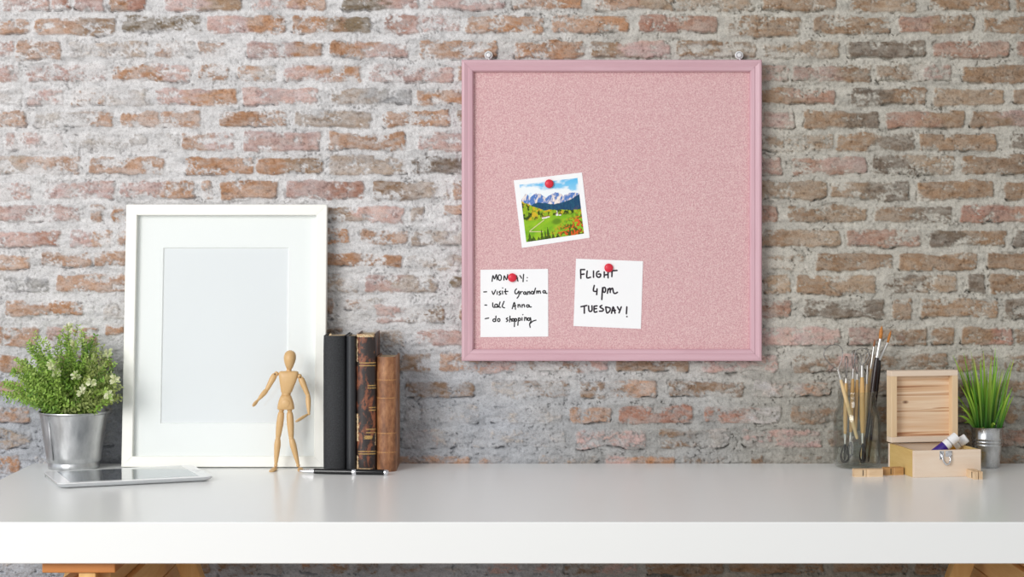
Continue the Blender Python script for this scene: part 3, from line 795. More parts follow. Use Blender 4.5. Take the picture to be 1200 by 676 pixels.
PY_ = -.056; kp = (DW + PY_) / FPX
pc = Vector(((86.6 - 600) * kp, PY_, TOP)); zr = EYE - (481.5 - HZ) * kp
plant = thing('potted_plant', 'bushy green plant with tiny leaves in a wide smooth zinc pot', 'potted plant', pc)
hh = zr - TOP
bm = B()
lathe(bm, [(0, .002), (.036, .002), (.0385, 0), (.0395, .0012), (.0400, .006), (.0392, .0085), (.0392, .0105), (.0415, .013), (.0425, .02), (.0522, hh - .004), (.0535, hh - .003),
           (.0545, hh - .0012), (.0542, hh), (.0532, hh), (.0515, hh - .006), (.0415, .016), (.037, .005), (0, .005)], c=pc, seg=72)
pot = obj('pot', bm, M_galv, plant, smooth=True, sharp=40)
bm = B()
a = R(236)
for q in (0, 1):
    pass
sp = [pc + Vector((math.cos(a) * r, math.sin(a) * r, z)) for r, z in ((.0428, .016), (.0478, hh * .5), (.0526, hh - .005))]
tube(bm, sp, .0009, 8); obj('seam', bm, M_galv, plant, smooth=True)
bm = B(); lathe(bm, [(0, hh - .008), (.03, hh - .008), (.0505, hh - .012)], c=pc, seg=32); obj('soil', bm, M_soil, plant)
rnd = random.Random(3)
def gcol(rn, base, var=.12):
    f = 1 + rn.uniform(-var, var) * 2
    return tuple(max(0, min(1, x * f)) for x in s2l(base))
leaves = []
GREENS = [(158, 194, 88), (138, 180, 78), (174, 204, 100), (116, 160, 68), (188, 214, 118)]
OL = [(174, 188, 112), (156, 168, 92), (188, 200, 134)]
pales = []
def outline(ang):                     # crown radius in px by direction (degrees from straight right, ccw), centre (86,470)
    tab = [(0, 62), (10, 66), (20, 66), (35, 68), (45, 72), (60, 80), (75, 88), (90, 96), (105, 90), (117, 96), (130, 84), (145, 80), (155, 80), (168, 88), (176, 86), (180, 76)]
    return float(np.interp(ang, [t[0] for t in tab], [t[1] for t in tab]))
NST = 210
for s in range(NST):
    ang = rnd.uniform(2, 178); a = R(ang)
    depth = rnd.uniform(-1, 1)
    rad = outline(ang) * rnd.choice([rnd.uniform(.45, .8), rnd.uniform(.75, .98), rnd.uniform(.85, 1.02)]) * kp
    flat = math.sqrt(max(.1, 1 - (depth * .55) ** 2)) * (1 - .02 * depth)
    tipv = Vector((math.cos(a) * rad * flat, depth * (.036 if depth > 0 else .075) * .9, math.sin(a) * rad * flat))
    base = Vector((pc.x + rnd.uniform(-.032, .032), pc.y + rnd.uniform(-.032, .028), zr - .008))
    cen = Vector((pc.x, pc.y, EYE - (472 - HZ) * kp))
    tip = cen + tipv
    tip.z = max(tip.z, zr + .003)
    if tip.x > -.630: tip.y = min(tip.y, -.092)
    tip.y = min(tip.y, -.010)
    midp = base.lerp(tip, .5) + Vector((rnd.uniform(-.006, .006), rnd.uniform(-.006, .006), rnd.uniform(.002, .016)))
    n = 12; pts = []
    for i in range(n + 1):
        t = i / n; pts.append(base * (1 - t) ** 2 + midp * 2 * t * (1 - t) + tip * t * t)
    right = (tip.x - pc.x) > .035 and rnd.random() < .7
    bc = rnd.choice(OL if right else GREENS)
    leaves.append(stem_geo(pts, .0007, gcol(rnd, (104, 130, 56))))
    ln = (tip - base).length; m_ = int(ln / .0048)
    for i in range(2, m_ + 1):
        t = i / m_
        p = base * (1 - t) ** 2 + midp * 2 * t * (1 - t) + tip * t * t
        dr = ((midp - base) * (1 - t) + (tip - midp) * t).normalized()
        side = dr.cross(Vector((rnd.uniform(-1, 1), -1, rnd.uniform(-1, 1)))).normalized()
        for sg in (-1, 1):
            d = (dr * rnd.uniform(.3, .9) + side * sg + Vector((0, rnd.uniform(-.5, .5), rnd.uniform(-.1, .5)))).normalized()
            Lf = rnd.uniform(.0052, .0088) * (1.05 - .3 * t)
            up_ = Vector((rnd.uniform(-.4, .4), rnd.uniform(-1, .2), rnd.uniform(.2, 1)))
            leaves.append(leaf(p, d, up_, Lf, Lf * rnd.uniform(.42, .62), gcol(rnd, bc, .16)))
foliage = leaf_mesh('foliage', leaves, plant, M_leaf)
for px, py in ((80, 384), (86, 405), (60, 429), (66, 438), (89, 441), (107, 449), (126, 415), (128, 465), (96, 459), (135, 445)):
    L_ = []
    c = Vector(((px - 600) * kp, PY_ - .045 - .02 * rnd.random(), EYE - (py - HZ) * kp)) if py > 420 else Vector(((px - 600) * kp, PY_ - .012, EYE - (py - HZ) * kp))
    kk_ = (DW + c.y) / FPX; c.x = (px - 600) * kk_; c.z = EYE - (py - HZ) * kk_
    L_.append(stem_geo([Vector((pc.x + (c.x - pc.x) * .3, pc.y - .02, zr - .004)), c.lerp(Vector((pc.x, pc.y, zr)), .4) + Vector((0, -.01, .004)), c], .0007, gcol(rnd, (120, 144, 70))))
    for q in range(22):
        d = Vector((rnd.uniform(-1, 1), rnd.uniform(-1, .4), rnd.uniform(-.4, 1))).normalized()
        Lf = rnd.uniform(.005, .0085)
        L_.append(leaf(c + d * .0012 + Vector((0, 0, rnd.uniform(-.004, .004))), d, Vector((rnd.uniform(-1, 1), -1, .5)), Lf, Lf * .55, gcol(rnd, rnd.choice([(246, 246, 214), (222, 232, 176), (238, 240, 200)]), .05)))
    leaf_mesh('pale_sprig', L_, plant, M_leaf)['label'] = 'creamy pale leaf tip'

# grass in small bucket
PY2 = -.045; kg = (DW + PY2) / FPX
gc = Vector(((1156.6 - 600) * kg, PY2, TOP)); gr_ = EYE - (500 - HZ) * kg
gp = thing('potted_grass', 'small ribbed zinc pot of tall bright green grass', 'potted plant', gc)
h2 = gr_ - TOP
bm = B()
def rb(t): return .0190 + (.0250 - .0190) * t
prof = [(0, .0015), (.0178, .0015), (.0186, 0), (.0192, .001), (rb(.03), .003)]
for zc in (.40, .56, .64, .72):
    z = h2 * zc
    if zc == .40: prof.append((rb(zc), z)); continue
    prof += [(rb(zc), z - .0022), (rb(zc) + .0007, z - .001), (rb(zc) + .0009, z), (rb(zc) + .0007, z + .001), (rb(zc), z + .0022)]
prof += [(rb(.96), h2 * .97), (.0260, h2 - .0012), (.0262, h2), (.0254, h2 + .0003), (.0246, h2 - .002), (.0188, .004), (0, .004)]
lathe(bm, prof, c=gc, seg=64); obj('pot', bm, M_galv2, gp, smooth=True, sharp=50)
bm = B(); lathe(bm, [(0, h2 - .006), (.024, h2 - .007)], c=gc, seg=32); obj('soil', bm, M_soil, gp)
bl = []
def blade(b, tip, bend, w, cb, ct):
    n = 10; vs, fs, cs = [], [], []
    mid = b.lerp(tip, .5) + bend
    for i in range(n + 1):
        t = i / n; p = b * (1 - t) ** 2 + mid * 2 * t * (1 - t) + tip * t * t
        dr = ((mid - b) * (1 - t) + (tip - mid) * t).normalized()
        s = dr.cross(Vector((rnd_ang.x, -1, .1))).normalized()
        nn = s.cross(dr).normalized(); ww = w * (.75 + .5 * t) * (1 - t ** 2.2) + .00015
        c = tuple(cb[q] * (1 - t) + ct[q] * t for q in range(3))
        vs += [p - s * ww + nn * ww * .35, p, p + s * ww + nn * ww * .35]; cs += [c, tuple(v_ * .8 for v_ in c), c]
    for i in range(n):
        a = i * 3; fs += [(a, a + 1, a + 4, a + 3), (a + 1, a + 2, a + 5, a + 4)]
    return vs, fs, cs
tips = [(1120, 424), (1124, 436), (1122, 474), (1127, 480), (1132, 421), (1137, 426), (1139, 418), (1143, 436), (1146, 425), (1149, 430), (1152, 418), (1154, 428), (1157, 423),
        (1160, 433), (1163, 426), (1168, 415), (1169, 424), (1172, 432), (1176, 440), (1180, 428), (1184, 427), (1183, 444), (1165, 440), (1147, 444), (1135, 440), (1130, 446), (1160, 466), (1152, 484), (1174, 452), (1170, 458), (1141, 452), (1155, 445)]
def xcol(c): return s2l(c)
for rep in range(2):
    for (px, py) in tips:
        if rep: px += rnd.uniform(-5, 5); py += rnd.uniform(4, 34)
        dy = rnd.uniform(-.022, .018)
        tip = Vector(((px - 600) * kg, PY2 + dy * 1.2, EYE - (py - (7 if py < 450 else 0) - HZ) * kg))
        bx_ = gc.x + (tip.x - gc.x) * .42 + rnd.uniform(-.004, .004); bx_ = max(gc.x - .018, min(gc.x + .018, bx_))
        b = Vector((bx_, PY2 + dy * .6, gr_ - .007))
        rnd_ang = Vector((rnd.uniform(-.6, .6), 0, 0))
        dark = rnd.uniform(.8, 1.15)
        cb = tuple(v_ * dark for v_ in xcol((20, 92, 26))); ct = tuple(v_ * dark for v_ in xcol(rnd.choice([(196, 228, 84), (176, 218, 70), (140, 200, 60)])))
        out_ = Vector(((tip.x - b.x) * -.25, 0, abs(tip.x - b.x) * .25))
        if py > 460: out_ = Vector((0, -.004, .014))
        bl.append(blade(b, tip, out_, rnd.uniform(.0012, .0023), cb, ct))
leaf_mesh('grass_blades', bl, gp, leafmat('grass_blade', .4))

# ------------------------------------------------------------------ mannequin
M_man = wood('beech', (222, 184, 132), (206, 166, 112), 'z', 60, 8, .42, (.2, .8), .05)
km = (DW - .088) / FPX
def MP(px, py, dy=0): return Vector(((px - 600) * km, -.088 + dy, EYE - (py - HZ) * km))
mq = thing('artist_mannequin', 'jointed wooden artist mannequin standing in front of the white picture frame', 'mannequin', MP(337, 551).xy.to_3d() + Vector((0, 0, TOP)))
def blend_loft(bm, secs, seg=28):
    """secs: (centre, half width x, half depth y, squareness)"""
    loops = []
    for c, a, b, sq in secs:
        l = []
        for j in range(seg):
            q = 2 * math.pi * j / seg; cx, sx = math.cos(q), math.sin(q); e = 2 / sq
            l.append((c.x + math.copysign(abs(cx) ** e, cx) * a, c.y + math.copysign(abs(sx) ** e, sx) * b, c.z))
        loops.append(l)
    loft(bm, loops)
P_ = km
bm = B()
blend_loft(bm, [(MP(339.3, 433, -.001), 1.96 * P_, 1.89 * P_, 2), (MP(339.3, 431.6, -.001), 3.49 * P_, 3.57 * P_, 2), (MP(339.4, 428, -.0015), 5.01 * P_, 5.57 * P_, 2), (MP(339.6, 424, -.0015), 6.43 * P_, 6.93 * P_, 2),
                (MP(339.8, 420, -.001), 7.19 * P_, 7.77 * P_, 2), (MP(339.9, 416.5, -.0005), 7.09 * P_, 7.56 * P_, 2), (MP(340, 413.5, 0), 6.00 * P_, 6.51 * P_, 2), (MP(340, 411.4, 0), 3.92 * P_, 4.41 * P_, 2), (MP(340, 410.4, 0), 1.31 * P_, 1.47 * P_, 2)])
obj('head', bm, M_man, mq, smooth=True)
bm = B(); tube(bm, [MP(338.9, 430), MP(338.4, 436.5)], [2.9 * P_, 3.1 * P_], 20); obj('neck', bm, M_man, mq, smooth=True, sharp=50)
bm = B()
blend_loft(bm, [(MP(335.6, 461.5), 4.6 * P_, 4.6 * P_, 2.4), (MP(335.8, 459), 6.4 * P_, 5.6 * P_, 2.6), (MP(336.6, 453), 8.0 * P_, 6.4 * P_, 2.8), (MP(337.4, 447), 9.7 * P_, 6.8 * P_, 3),
                (MP(338, 441.5), 11.0 * P_, 6.6 * P_, 3.2), (MP(338.2, 437.5), 11.6 * P_, 5.8 * P_, 3.4), (MP(338.3, 435.4), 11.0 * P_, 4.8 * P_, 3.2), (MP(338.3, 434.8), 9.5 * P_, 3.9 * P_, 3)])
obj('chest', bm, M_man, mq, smooth=True, sharp=60)
bm = B(); ball(bm, MP(335.2, 461.6), 5.6 * P_, 4.9 * P_, 3.0 * P_); obj('waist_ball', bm, M_man, mq, smooth=True)
bm = B()
blend_loft(bm, [(MP(335.0, 479.6), 9.2 * P_, 5.6 * P_, 3.2), (MP(335.0, 478.6), 10.0 * P_, 6.4 * P_, 3.2), (MP(335.0, 474), 9.4 * P_, 7.0 * P_, 3), (MP(335.0, 469), 8.2 * P_, 6.8 * P_, 2.6), (MP(335.0, 465.5), 6.9 * P_, 5.8 * P_, 2.4), (MP(335.0, 463), 5.6 * P_, 4.4 * P_, 2.2)])
obj('pelvis', bm, M_man, mq, smooth=True, sharp=60)
bm = B(); ball(bm, MP(335.2, 472.5, -.0078), 5.4 * P_, 1.9 * P_, 5.6 * P_); obj('abdomen_disc', bm, M_man, mq, smooth=True)
M_dark = mat('dark_peg', (120, 84, 50), .6)
def limb(name, a, b, prof, seg=20):
    bm = B(); turned(bm, a, b, [(t, r * P_) for t, r in prof], seg); return obj(name, bm, M_man, mq, smooth=True, sharp=55)
def joint(p, r):
    bm = B(); ball(bm, p, r * P_); return obj('joint_ball', bm, M_man, mq, smooth=True)
UA = [(0, 0), (0, 1.6), (.05, 2.8), (.16, 3.6), (.35, 3.7), (.7, 3.0), (.94, 2.7), (1, 2.2), (1, 0)]
FA = [(0, 0), (0, 2.2), (.06, 2.8), (.3, 3.1), (.65, 2.5), (.92, 1.8), (1, 1.4), (1, 0)]
TH = [(0, 0), (0, 2.4), (.04, 3.5), (.2, 4.1), (.5, 4.2), (.8, 3.6), (.96, 3.1), (1, 2.5), (1, 0)]
SH = [(0, 0), (0, 2.6), (.06, 3.4), (.25, 3.9), (.55, 3.3), (.9, 2.2), (1, 1.7), (1, 0)]
# arm at the left of the picture, swung out
sl, el, wl, hl = MP(322.5, 438, 0), MP(313, 456.5, -.004), MP(303.8, 467.6, -.012), MP(297.6, 475.0, -.016)
limb('upper_arm', sl.lerp(el, -.02), el.lerp(sl, .02), UA); joint(sl.lerp(MP(326.5, 438), .35), 2.9); joint(el, 2.4)
limb('forearm', el.lerp(wl, .03), wl.lerp(el, .04), FA); joint(wl, 1.5)
def hand(a, b, w):
    bm = B(); L = (b - a).length
    vs = lathe(bm, [(0, -.02 * L), (1.3 * P_, 0), (w * .75 * P_, .2 * L), (w * P_, .5 * L), (w * .92 * P_, .75 * L), (w * .55 * P_, .95 * L), (0, L)], seg=20)
    bmesh.ops.scale(bm, vec=(1, .5, 1), verts=vs); bmesh.ops.transform(bm, matrix=along(a, b), verts=vs)
    return obj('hand', bm, M_man, mq, smooth=True)
hand(wl, hl, 2.7)
sr, er, wr, hr = MP(352.0, 441.8, 0), MP(361.2, 463, -.003), MP(362.8, 484, -.010), MP(348.0, 492.6, -.022)
limb('upper_arm', sr.lerp(er, -.02), er.lerp(sr, .02), UA); joint(sr.lerp(MP(349.0, 439), .4), 2.9); joint(er, 2.6)
limb('forearm', er.lerp(wr, .03), wr.lerp(er, .04), FA); joint(wr, 1.7)
hand(wr, hr, 2.5)
for s in (sl, sr):
    bm = B(); tube(bm, [s + Vector((0, -.0052, 0)), s + Vector((0, .004, 0))], .9 * P_, 10); obj('shoulder_peg', bm, M_dark, mq, smooth=True, sharp=40)
for hx, kx, ax, fx, s in ((329.8, 325.8, 323.2, 322.6, -1), (339.4, 341.4, 349.4, 351.2, 1)):
    h_, k_, a_ = MP(hx, 481.5), MP(kx, 513), MP(ax, 544.5, 0)
    joint(h_ + Vector((0, 0, .001)), 3.0); joint(k_, 3.0); joint(a_ + Vector((0, 0, -.001)), 2.2)
    limb('thigh', h_.lerp(k_, .03), k_.lerp(h_, .02), TH); limb('shin', k_.lerp(a_, .03), a_.lerp(k_, .02), SH)
    # foot: wedge pointing to the viewer
    bm = B(); f = MP(fx, 550, 0); f.z = TOP
    secs = []
    for t, wd, hgt in ((0, 2.4, 3.0), (.12, 3.0, 3.8), (.35, 3.3, 4.4), (.6, 3.9, 3.0), (.85, 3.6, 1.9), (1, 2.2, 1.2)):
        y = f.y + .007 - t * .026; x = f.x + s * t * .004
        l = []
        for j in range(16):
            q = 2 * math.pi * j / 16
            l.append((x + math.cos(q) * wd * P_, y, TOP + max(0, hgt * P_ * (.5 + .5 * math.sin(q)))))
        secs.append(l)
    loft(bm, secs); obj('foot', bm, M_man, mq, smooth=True, sharp=70)

# ------------------------------------------------------------------ books
def bkx(px, d=.105): return (px - 600) * (DW - d) / FPX
def bkz(py, d=.105): return EYE - (py - HZ) * (DW - d) / FPX
M_page = varied('aged_pages', (214, 196, 164), (190, 168, 134), 200, .9)
def book(label, xa, xb, ztop, cover, round_=.25, depth=.098, lean=0, spine=None, d=.105, group=None):
    """upright book, spine towards the viewer"""
    w = xb - xa; t = thing('book', label, 'book', ((xa + xb) / 2, -d, TOP), (0, lean, 0), group=group)
    cvt = .0022; h = ztop - TOP
    y0 = 0.0; y1 = depth; sp = w * round_
    # cover: U-shaped shell, rounded spine
    n = 12; outer, inner = [], []
    outer.append((-w / 2, y1)); inner.append((-w / 2 + cvt, y1))
    for i in range(n + 1):
        a = math.pi * i / n
        outer.append((-w / 2 * math.cos(a), sp - sp * math.sin(a))); inner.append((-(w / 2 - cvt) * math.cos(a), sp + cvt * .3 - (sp - cvt * .8) * math.sin(a)))
    outer.append((w / 2, y1)); inner.append((w / 2 - cvt, y1))
    poly = outer + inner[::-1]; bm = B()
    zs = [0, .0008, h - .0008, h]
    nz = 40; prev = None; rng = random.Random(int(w * 1e6))
    levels = [h * i / nz for i in range(nz + 1)]
    for z in levels:
        k_ = 1 - .03 * (abs(z / h - .5) * 2) ** 8
        row = [bm.verts.new((x * k_, y, z)) for x, y in poly]
        if prev:
            for j in range(len(row)): bm.faces.new((prev[j], prev[(j + 1) % len(row)], row[(j + 1) % len(row)], row[j]))
        else: first = row
        prev = row
    m_ = len(outer)
    for row in (first, prev):
        for j in range(m_ - 1):
            bm.faces.new((row[j], row[j + 1], row[2 * m_ - 2 - j], row[2 * m_ - 1 - j]))
    c = obj('cover', bm, cover, t, smooth=True, world=False, sharp=45)
    bm = B(); box(bm, -w / 2 + cvt, w / 2 - cvt, sp * .7 + .001, y1 - .003, .002, h - .003)
    obj('pages', bm, M_page, t, world=False)
    return t, w, h, sp
M_bk = varied('black_cloth', (34, 35, 37), (48, 49, 52), 500, .7, bump=.5)
k = N(M_bk)
M_bk2 = varied('black_leatherette', (38, 39, 42), (46, 47, 50), 500, .38, bump=.3)
M_old = mat('scuffed_black_leather', (40, 30, 26), .42, spec=.5); k = N(M_old)
v = k.coord((1, 1, .6)); n1 = k.noise(v, 55, 5, .62, .4); n2 = k.noise(v, 260, 4, .6)
# more scuffs low in the middle
c = k.ramp(n1, [(.49, (42, 33, 31)), (.53, (100, 56, 38)), (.58, (140, 82, 54)), (.63, (46, 35, 32))])
c = k.mix(k.ramp(k.noise(v, 190, 4, .7), [(.60, (0, 0, 0)), (.68, (170, 170, 170))]), c, (178, 112, 66))
k.l(c, k.b.inputs['Base Color']); k.l(k.bump(n2, .5, .0006), k.b.inputs['Normal'])
M_brn = mat('worn_brown_leather', (150, 92, 56), .4, spec=.5); k = N(M_brn)
v = k.coord((1, 1, .5)); n1 = k.noise(v, 45, 5, .6, .3); n2 = k.noise(v, 240, 4, .6)
k.l(k.mix(.35, k.ramp(n1, [(.36, (88, 52, 34)), (.5, (140, 90, 58)), (.64, (190, 138, 96))]), k.ramp(n2, [(.3, (100, 58, 36)), (.7, (190, 138, 94))])), k.b.inputs['Base Color'])
k.l(k.bump(n2, .4, .0005), k.b.inputs['Normal'])
M_gold = varied('tarnished_gilt', (196, 160, 96), (150, 116, 62), 500, .4)
M_torn = varied('torn_paper_edge', (226, 208, 172), (180, 140, 96), 500, .9)
xb = [bkx(p) for p in (378.2, 404.8, 405.2, 417.2, 417.6, 440.2, 440.6, 464.2)]
t, w, h, sp = book('wide black cloth book, leftmost of the upright books', xb[0], xb[1], bkz(393.5), M_bk, .30)
bm = B(); ball(bm, (-w / 2 + .0115, .006, h + .0005), .0022, .0022, .0030); obj('headband_tip', bm, M_torn, t, world=False, smooth=True)
t, w, h, sp = book('narrow black book between the wide black book and the tattered one', xb[2], xb[3], bkz(393.8), M_bk2, .5, depth=.094)
t, w, h, sp = book('tattered black and brown antique book with gilt bands', xb[4], xb[5], bkz(391.3), M_old, .22)
def spine_band(t, w, h, sp, z0, z1, m, a0=0, a1=1, lift=.0004, name='gilt_band', wob=0, seed=0):
    bm = B(); n = 18; rr_ = random.Random(seed); rows = []
    nz = 2 if not wob else 14
    for jz in range(nz + 1):
        z = z0 + (z1 - z0) * jz / nz
        q0 = a0 + (rr_.uniform(-wob, wob) if wob else 0); q1 = a1 + (rr_.uniform(-wob, wob) if wob else 0)
        row = []
        for i in range(n + 1):
            a = math.pi * (q0 + (q1 - q0) * i / n)
            row.append(bm.verts.new((-(w / 2 + lift) * math.cos(a), sp - (sp + lift) * math.sin(a), z)))
        rows.append(row)
    for a_, b_ in zip(rows[:-1], rows[1:]):
        for i in range(n): bm.faces.new((a_[i], a_[i + 1], b_[i + 1], b_[i]))
    geo = bmesh.ops.extrude_face_region(bm, geom=bm.faces[:])
    bmesh.ops.translate(bm, vec=(0, lift * 1.0, 0), verts=[e for e in geo['geom'] if isinstance(e, bmesh.types.BMVert)])
    return obj(name, bm, m, [c for c in t.children if c.name.startswith('cover')][0], world=False)
def bz(py): return bkz(py) - TOP
for py0, py1, a0 in ((429, 424.6, .25), (455.2, 451.2, .55), (481.2, 477, .6), (507.5, 502.4, .5), (532.4, 528.4, .2)):
    for q in ((py0, py0 - 1.1), (py1 + 1.1, py1)):
        spine_band(t, w, h, sp, bz(q[0]), bz(q[1]), M_gold, a0, .93)
spine_band(t, w, h, sp, bz(514.5), bz(510.5), M_gold, .45, .72, wob=.04, seed=4, name='gilt_title')
spine_band(t, w, h, sp, bz(517), bz(485), M_torn, .10, .22, wob=.04, seed=1, name='torn_edge', lift=.0003)
spine_band(t, w, h, sp, bz(424), bz(397), M_torn, .08, .16, wob=.04, seed=2, name='torn_edge', lift=.0003)
spine_band(t, w, h, sp, bz(522), bz(508), M_torn, .86, .93, wob=.03, seed=3, name='torn_edge', lift=.0003)
spine_band(t, w, h, sp, bz(550.5), bz(534), M_torn, .10, .20, wob=.05, seed=6, name='torn_edge', lift=.0003)
spine_band(t, w, h, sp, bz(552), bz(548.8), M_torn, .2, .7, wob=.08, seed=7, name='torn_edge', lift=.0003)
spine_band(t, w, h, sp, bz(395), bz(391.7), M_torn, .08, .8, wob=.08, seed=8, name='torn_edge', lift=.0003)
M_brl = varied('pale_band_leather', (190, 142, 88), (160, 108, 66), 400, .4)
t, w, h, sp = book('shorter smooth brown leather book, rightmost of the upright books', xb[6], xb[7], bkz(418.3), M_brn, .42)
for py in (445.3, 466.5, 507.8, 530.2):
    spine_band(t, w, h, sp, bz(py + .6), bz(py - .6), M_brl, .0, 1, lift=.0004, name='raised_band')

# ------------------------------------------------------------------ pen
pa = Vector((-.3245, -.126, TOP + .0043)); pb = Vector((-.1878, -.143, TOP + .0043))
pen = thing('pen', 'slim black pen with silver rings lying in front of the books', 'pen', (pa.x, pa.y, TOP))
M_pen = mat('black_lacquer', (16, 17, 19), .12)
bm = B(); turned(bm, pa, pb, [(.165, 0), (.165, .0036), (.18, .0041), (.60, .0043), (.60, 0)], 28); obj('barrel', bm, M_pen, pen, smooth=True, sharp=40)
bm = B(); turned(bm, pa, pb, [(.638, 0), (.638, .0043), (.94, .0043), (.965, .0041), (.965, 0)], 28); obj('cap', bm, M_pen, pen, smooth=True, sharp=40)
bm = B(); turned(bm, pa, pb, [(0, 0), (0, .0010), (.02, .0018), (.09, .0028), (.165, .0037), (.165, 0)], 24); obj('nib_cone', bm, M_chrome, pen, smooth=True, sharp=40)
bm = B(); turned(bm, pa, pb, [(.595, 0), (.595, .0045), (.60, .0047), (.636, .0047), (.642, .0045), (.642, 0)], 28); obj('centre_ring', bm, M_chrome, pen, smooth=True, sharp=40)
bm = B(); turned(bm, pa, pb, [(.955, 0), (.955, .0043), (.962, .0046), (.982, .0045), (1, .0034), (1, 0)], 28); obj('end_ring', bm, M_chrome, pen, smooth=True, sharp=40)

# ------------------------------------------------------------------ jar and its tools
jy = -.047; kj = (DW + jy) / FPX
jc = Vector(((1004.5 - 600) * kj, jy, TOP))
def jz(py): return EYE - (py - HZ) * kj - TOP
M_glass = thin_glass('jar_glass', (246, 248, 246), .02, 1.45, 1.0)
jar = thing('glass_jar', 'clear glass jar holding brushes and modelling tools', 'jar', jc)
zt = jz(458)
outp = [(0, .0030), (.022, .0022), (.0285, 0), (.0325, .0012), (.0355, .005), (.0368, .011), (.0370, .05), (.0366, jz(490)), (.0350, jz(483.5)), (.0315, jz(478)), (.0292, jz(474.5)), (.0288, jz(473)),
        (.0297, jz(472)), (.0297, jz(470.8)), (.0288, jz(469.8)), (.0288, jz(468)), (.0297, jz(467)), (.0297, jz(465.8)), (.0288, jz(464.8)), (.0288, jz(462.5)), (.0300, jz(461.5)), (.0302, jz(459.5)), (.0295, zt)]
inn = [(.0272, zt), (.0262, jz(460)), (.0260, jz(474)), (.0290, jz(479)), (.0325, jz(485)), (.0342, jz(491)), (.0346, .05), (.0344, .012), (.0325, .0062), (.028, .0048), (0, .0055)]
bm = B(); lathe(bm, outp + inn, c=jc, seg=72); obj('jar_body', bm, M_glass, jar, smooth=True, sharp=60)

M_tool = wood('tool_wood', (222, 184, 124), (200, 156, 92), 'z', 70, 10, .4, (.25, .75), .05)
M_tool2 = wood('pale_tool_wood', (232, 206, 160), (214, 180, 126), 'z', 70, 10, .4, (.25, .75), .05)
M_fer = mat('ferrule', (214, 212, 208), .3, .9)
M_wire = mat('steel_wire', (150, 148, 146), .3, 1)
M_dwire = mat('dark_wire', (52, 50, 50), .35, .9)
M_bh = mat('black_brush_handle', (38, 26, 26), .25)
M_bris = varied('amber_bristle', (210, 140, 62), (176, 104, 44), 700, .6)
M_bris2 = varied('brown_bristle', (168, 108, 66), (132, 80, 48), 700, .6)
def JP(px, py, dy): 
    k_ = (DW + jy + dy) / FPX; return Vector(((px - 600) * k_, jy + dy, EYE - (py - HZ) * k_))
def loop_wire(bm, p, d, side, Lw, Ww, r):
    pts = []; n = 22
    for i in range(n + 1):
        q = i / n; a = math.pi * 2 * q
        # teardrop: closed at the ferrule, round far end
        t = (1 - math.cos(a)) / 2; s = math.sin(a) * (t ** .6)
        pts.append(p + d * Lw * t + side * Ww * s * .62)
    tube(bm, pts, r, 6, caps=True)
def tool(label, a, b, r, top=None, bot=None, m=None, fer=.010):
    """a lower end of the handle, b upper; loops (length, width, twist) at either end"""
    a = Vector(a); b = Vector(b); d = (b - a).normalized(); L = (b - a).length
    t = thing('modelling_tool', label, 'modelling tool', a, group='wooden wire loop modelling tools in the jar')
    bm = B(); turned(bm, a, b, [(0, 0), (0, r * .62), (.04, r * .75), (.3, r), (.5, r * 1.02), (.75, r * .95), (.95, r * .72), (1, r * .62), (1, 0)], 16)
    ho = obj('handle', bm, m or M_tool, t, smooth=True, sharp=50)
    for end, p, dd in ((top, b, d), (bot, a, -d)):
        if not end: continue
        Lw, Ww, tw, fl, mm = end
        bm = B(); turned(bm, p - dd * .001, p + dd * fl, [(0, 0), (0, r * .66), (.2, r * .64), (1, r * .46), (1, 0)], 14); fo = obj('ferrule', bm, M_fer, t, smooth=True, sharp=50)
        side = dd.cross(Vector((math.sin(tw), -math.cos(tw), 0))).normalized()
        for kq in ((0,) if mm is M_wire else (0, 1.2, 2.2)):
            sd_ = Matrix.Rotation(kq, 3, dd) @ side
            bm = B(); loop_wire(bm, p + dd * (fl - .001), dd, sd_, Lw * (1 - .06 * kq), Ww * (1 if mm is M_wire else .75), .0007 if mm is M_wire else .0008)
            obj('wire_loop', bm, mm, fo, smooth=True)
    return t
DWm, SWm = M_dwire, M_wire
tool('pale handled tool leaning left with the widest wire loop', JP(1004.5, 514, -.014), JP(985, 444, -.020), .0033, (.040, .034, .2, .016, SWm), None, M_tool2)
bm = B(); 
tool('ochre handled tool standing at the left of the jar', JP(990.5, 509, .004), JP(991.5, 448, .006), .0034, (.036, .012, 1.0, .006, SWm), (.030, .022, .3, .015, DWm))
tool('tool with an upright handle behind the centre of the jar', JP(997.0, 507, .012), JP(999.5, 443, .010), .0034, (.030, .010, .8, .015, SWm), (.026, .014, .9, .014, DWm))
tool('tool between the central ones with a thin pale wire', JP(1002.5, 505, .017), JP(1004.5, 444, .016), .0033, (.034, .014, .4, .008, SWm), None)
tool('thick ochre tool at the middle front with a double wire loop', JP(1010.8, 508, -.008), JP(1010.3, 441, -.008), .0042, (.028, .024, .1, .017, SWm), (.032, .016, .3, .015, DWm))
tool('tool with a long white ferrule right of the centre', JP(1014.5, 512, .010), JP(1016, 449, .012), .0026, (.022, .012, .7, .028, SWm), None, M_tool2)
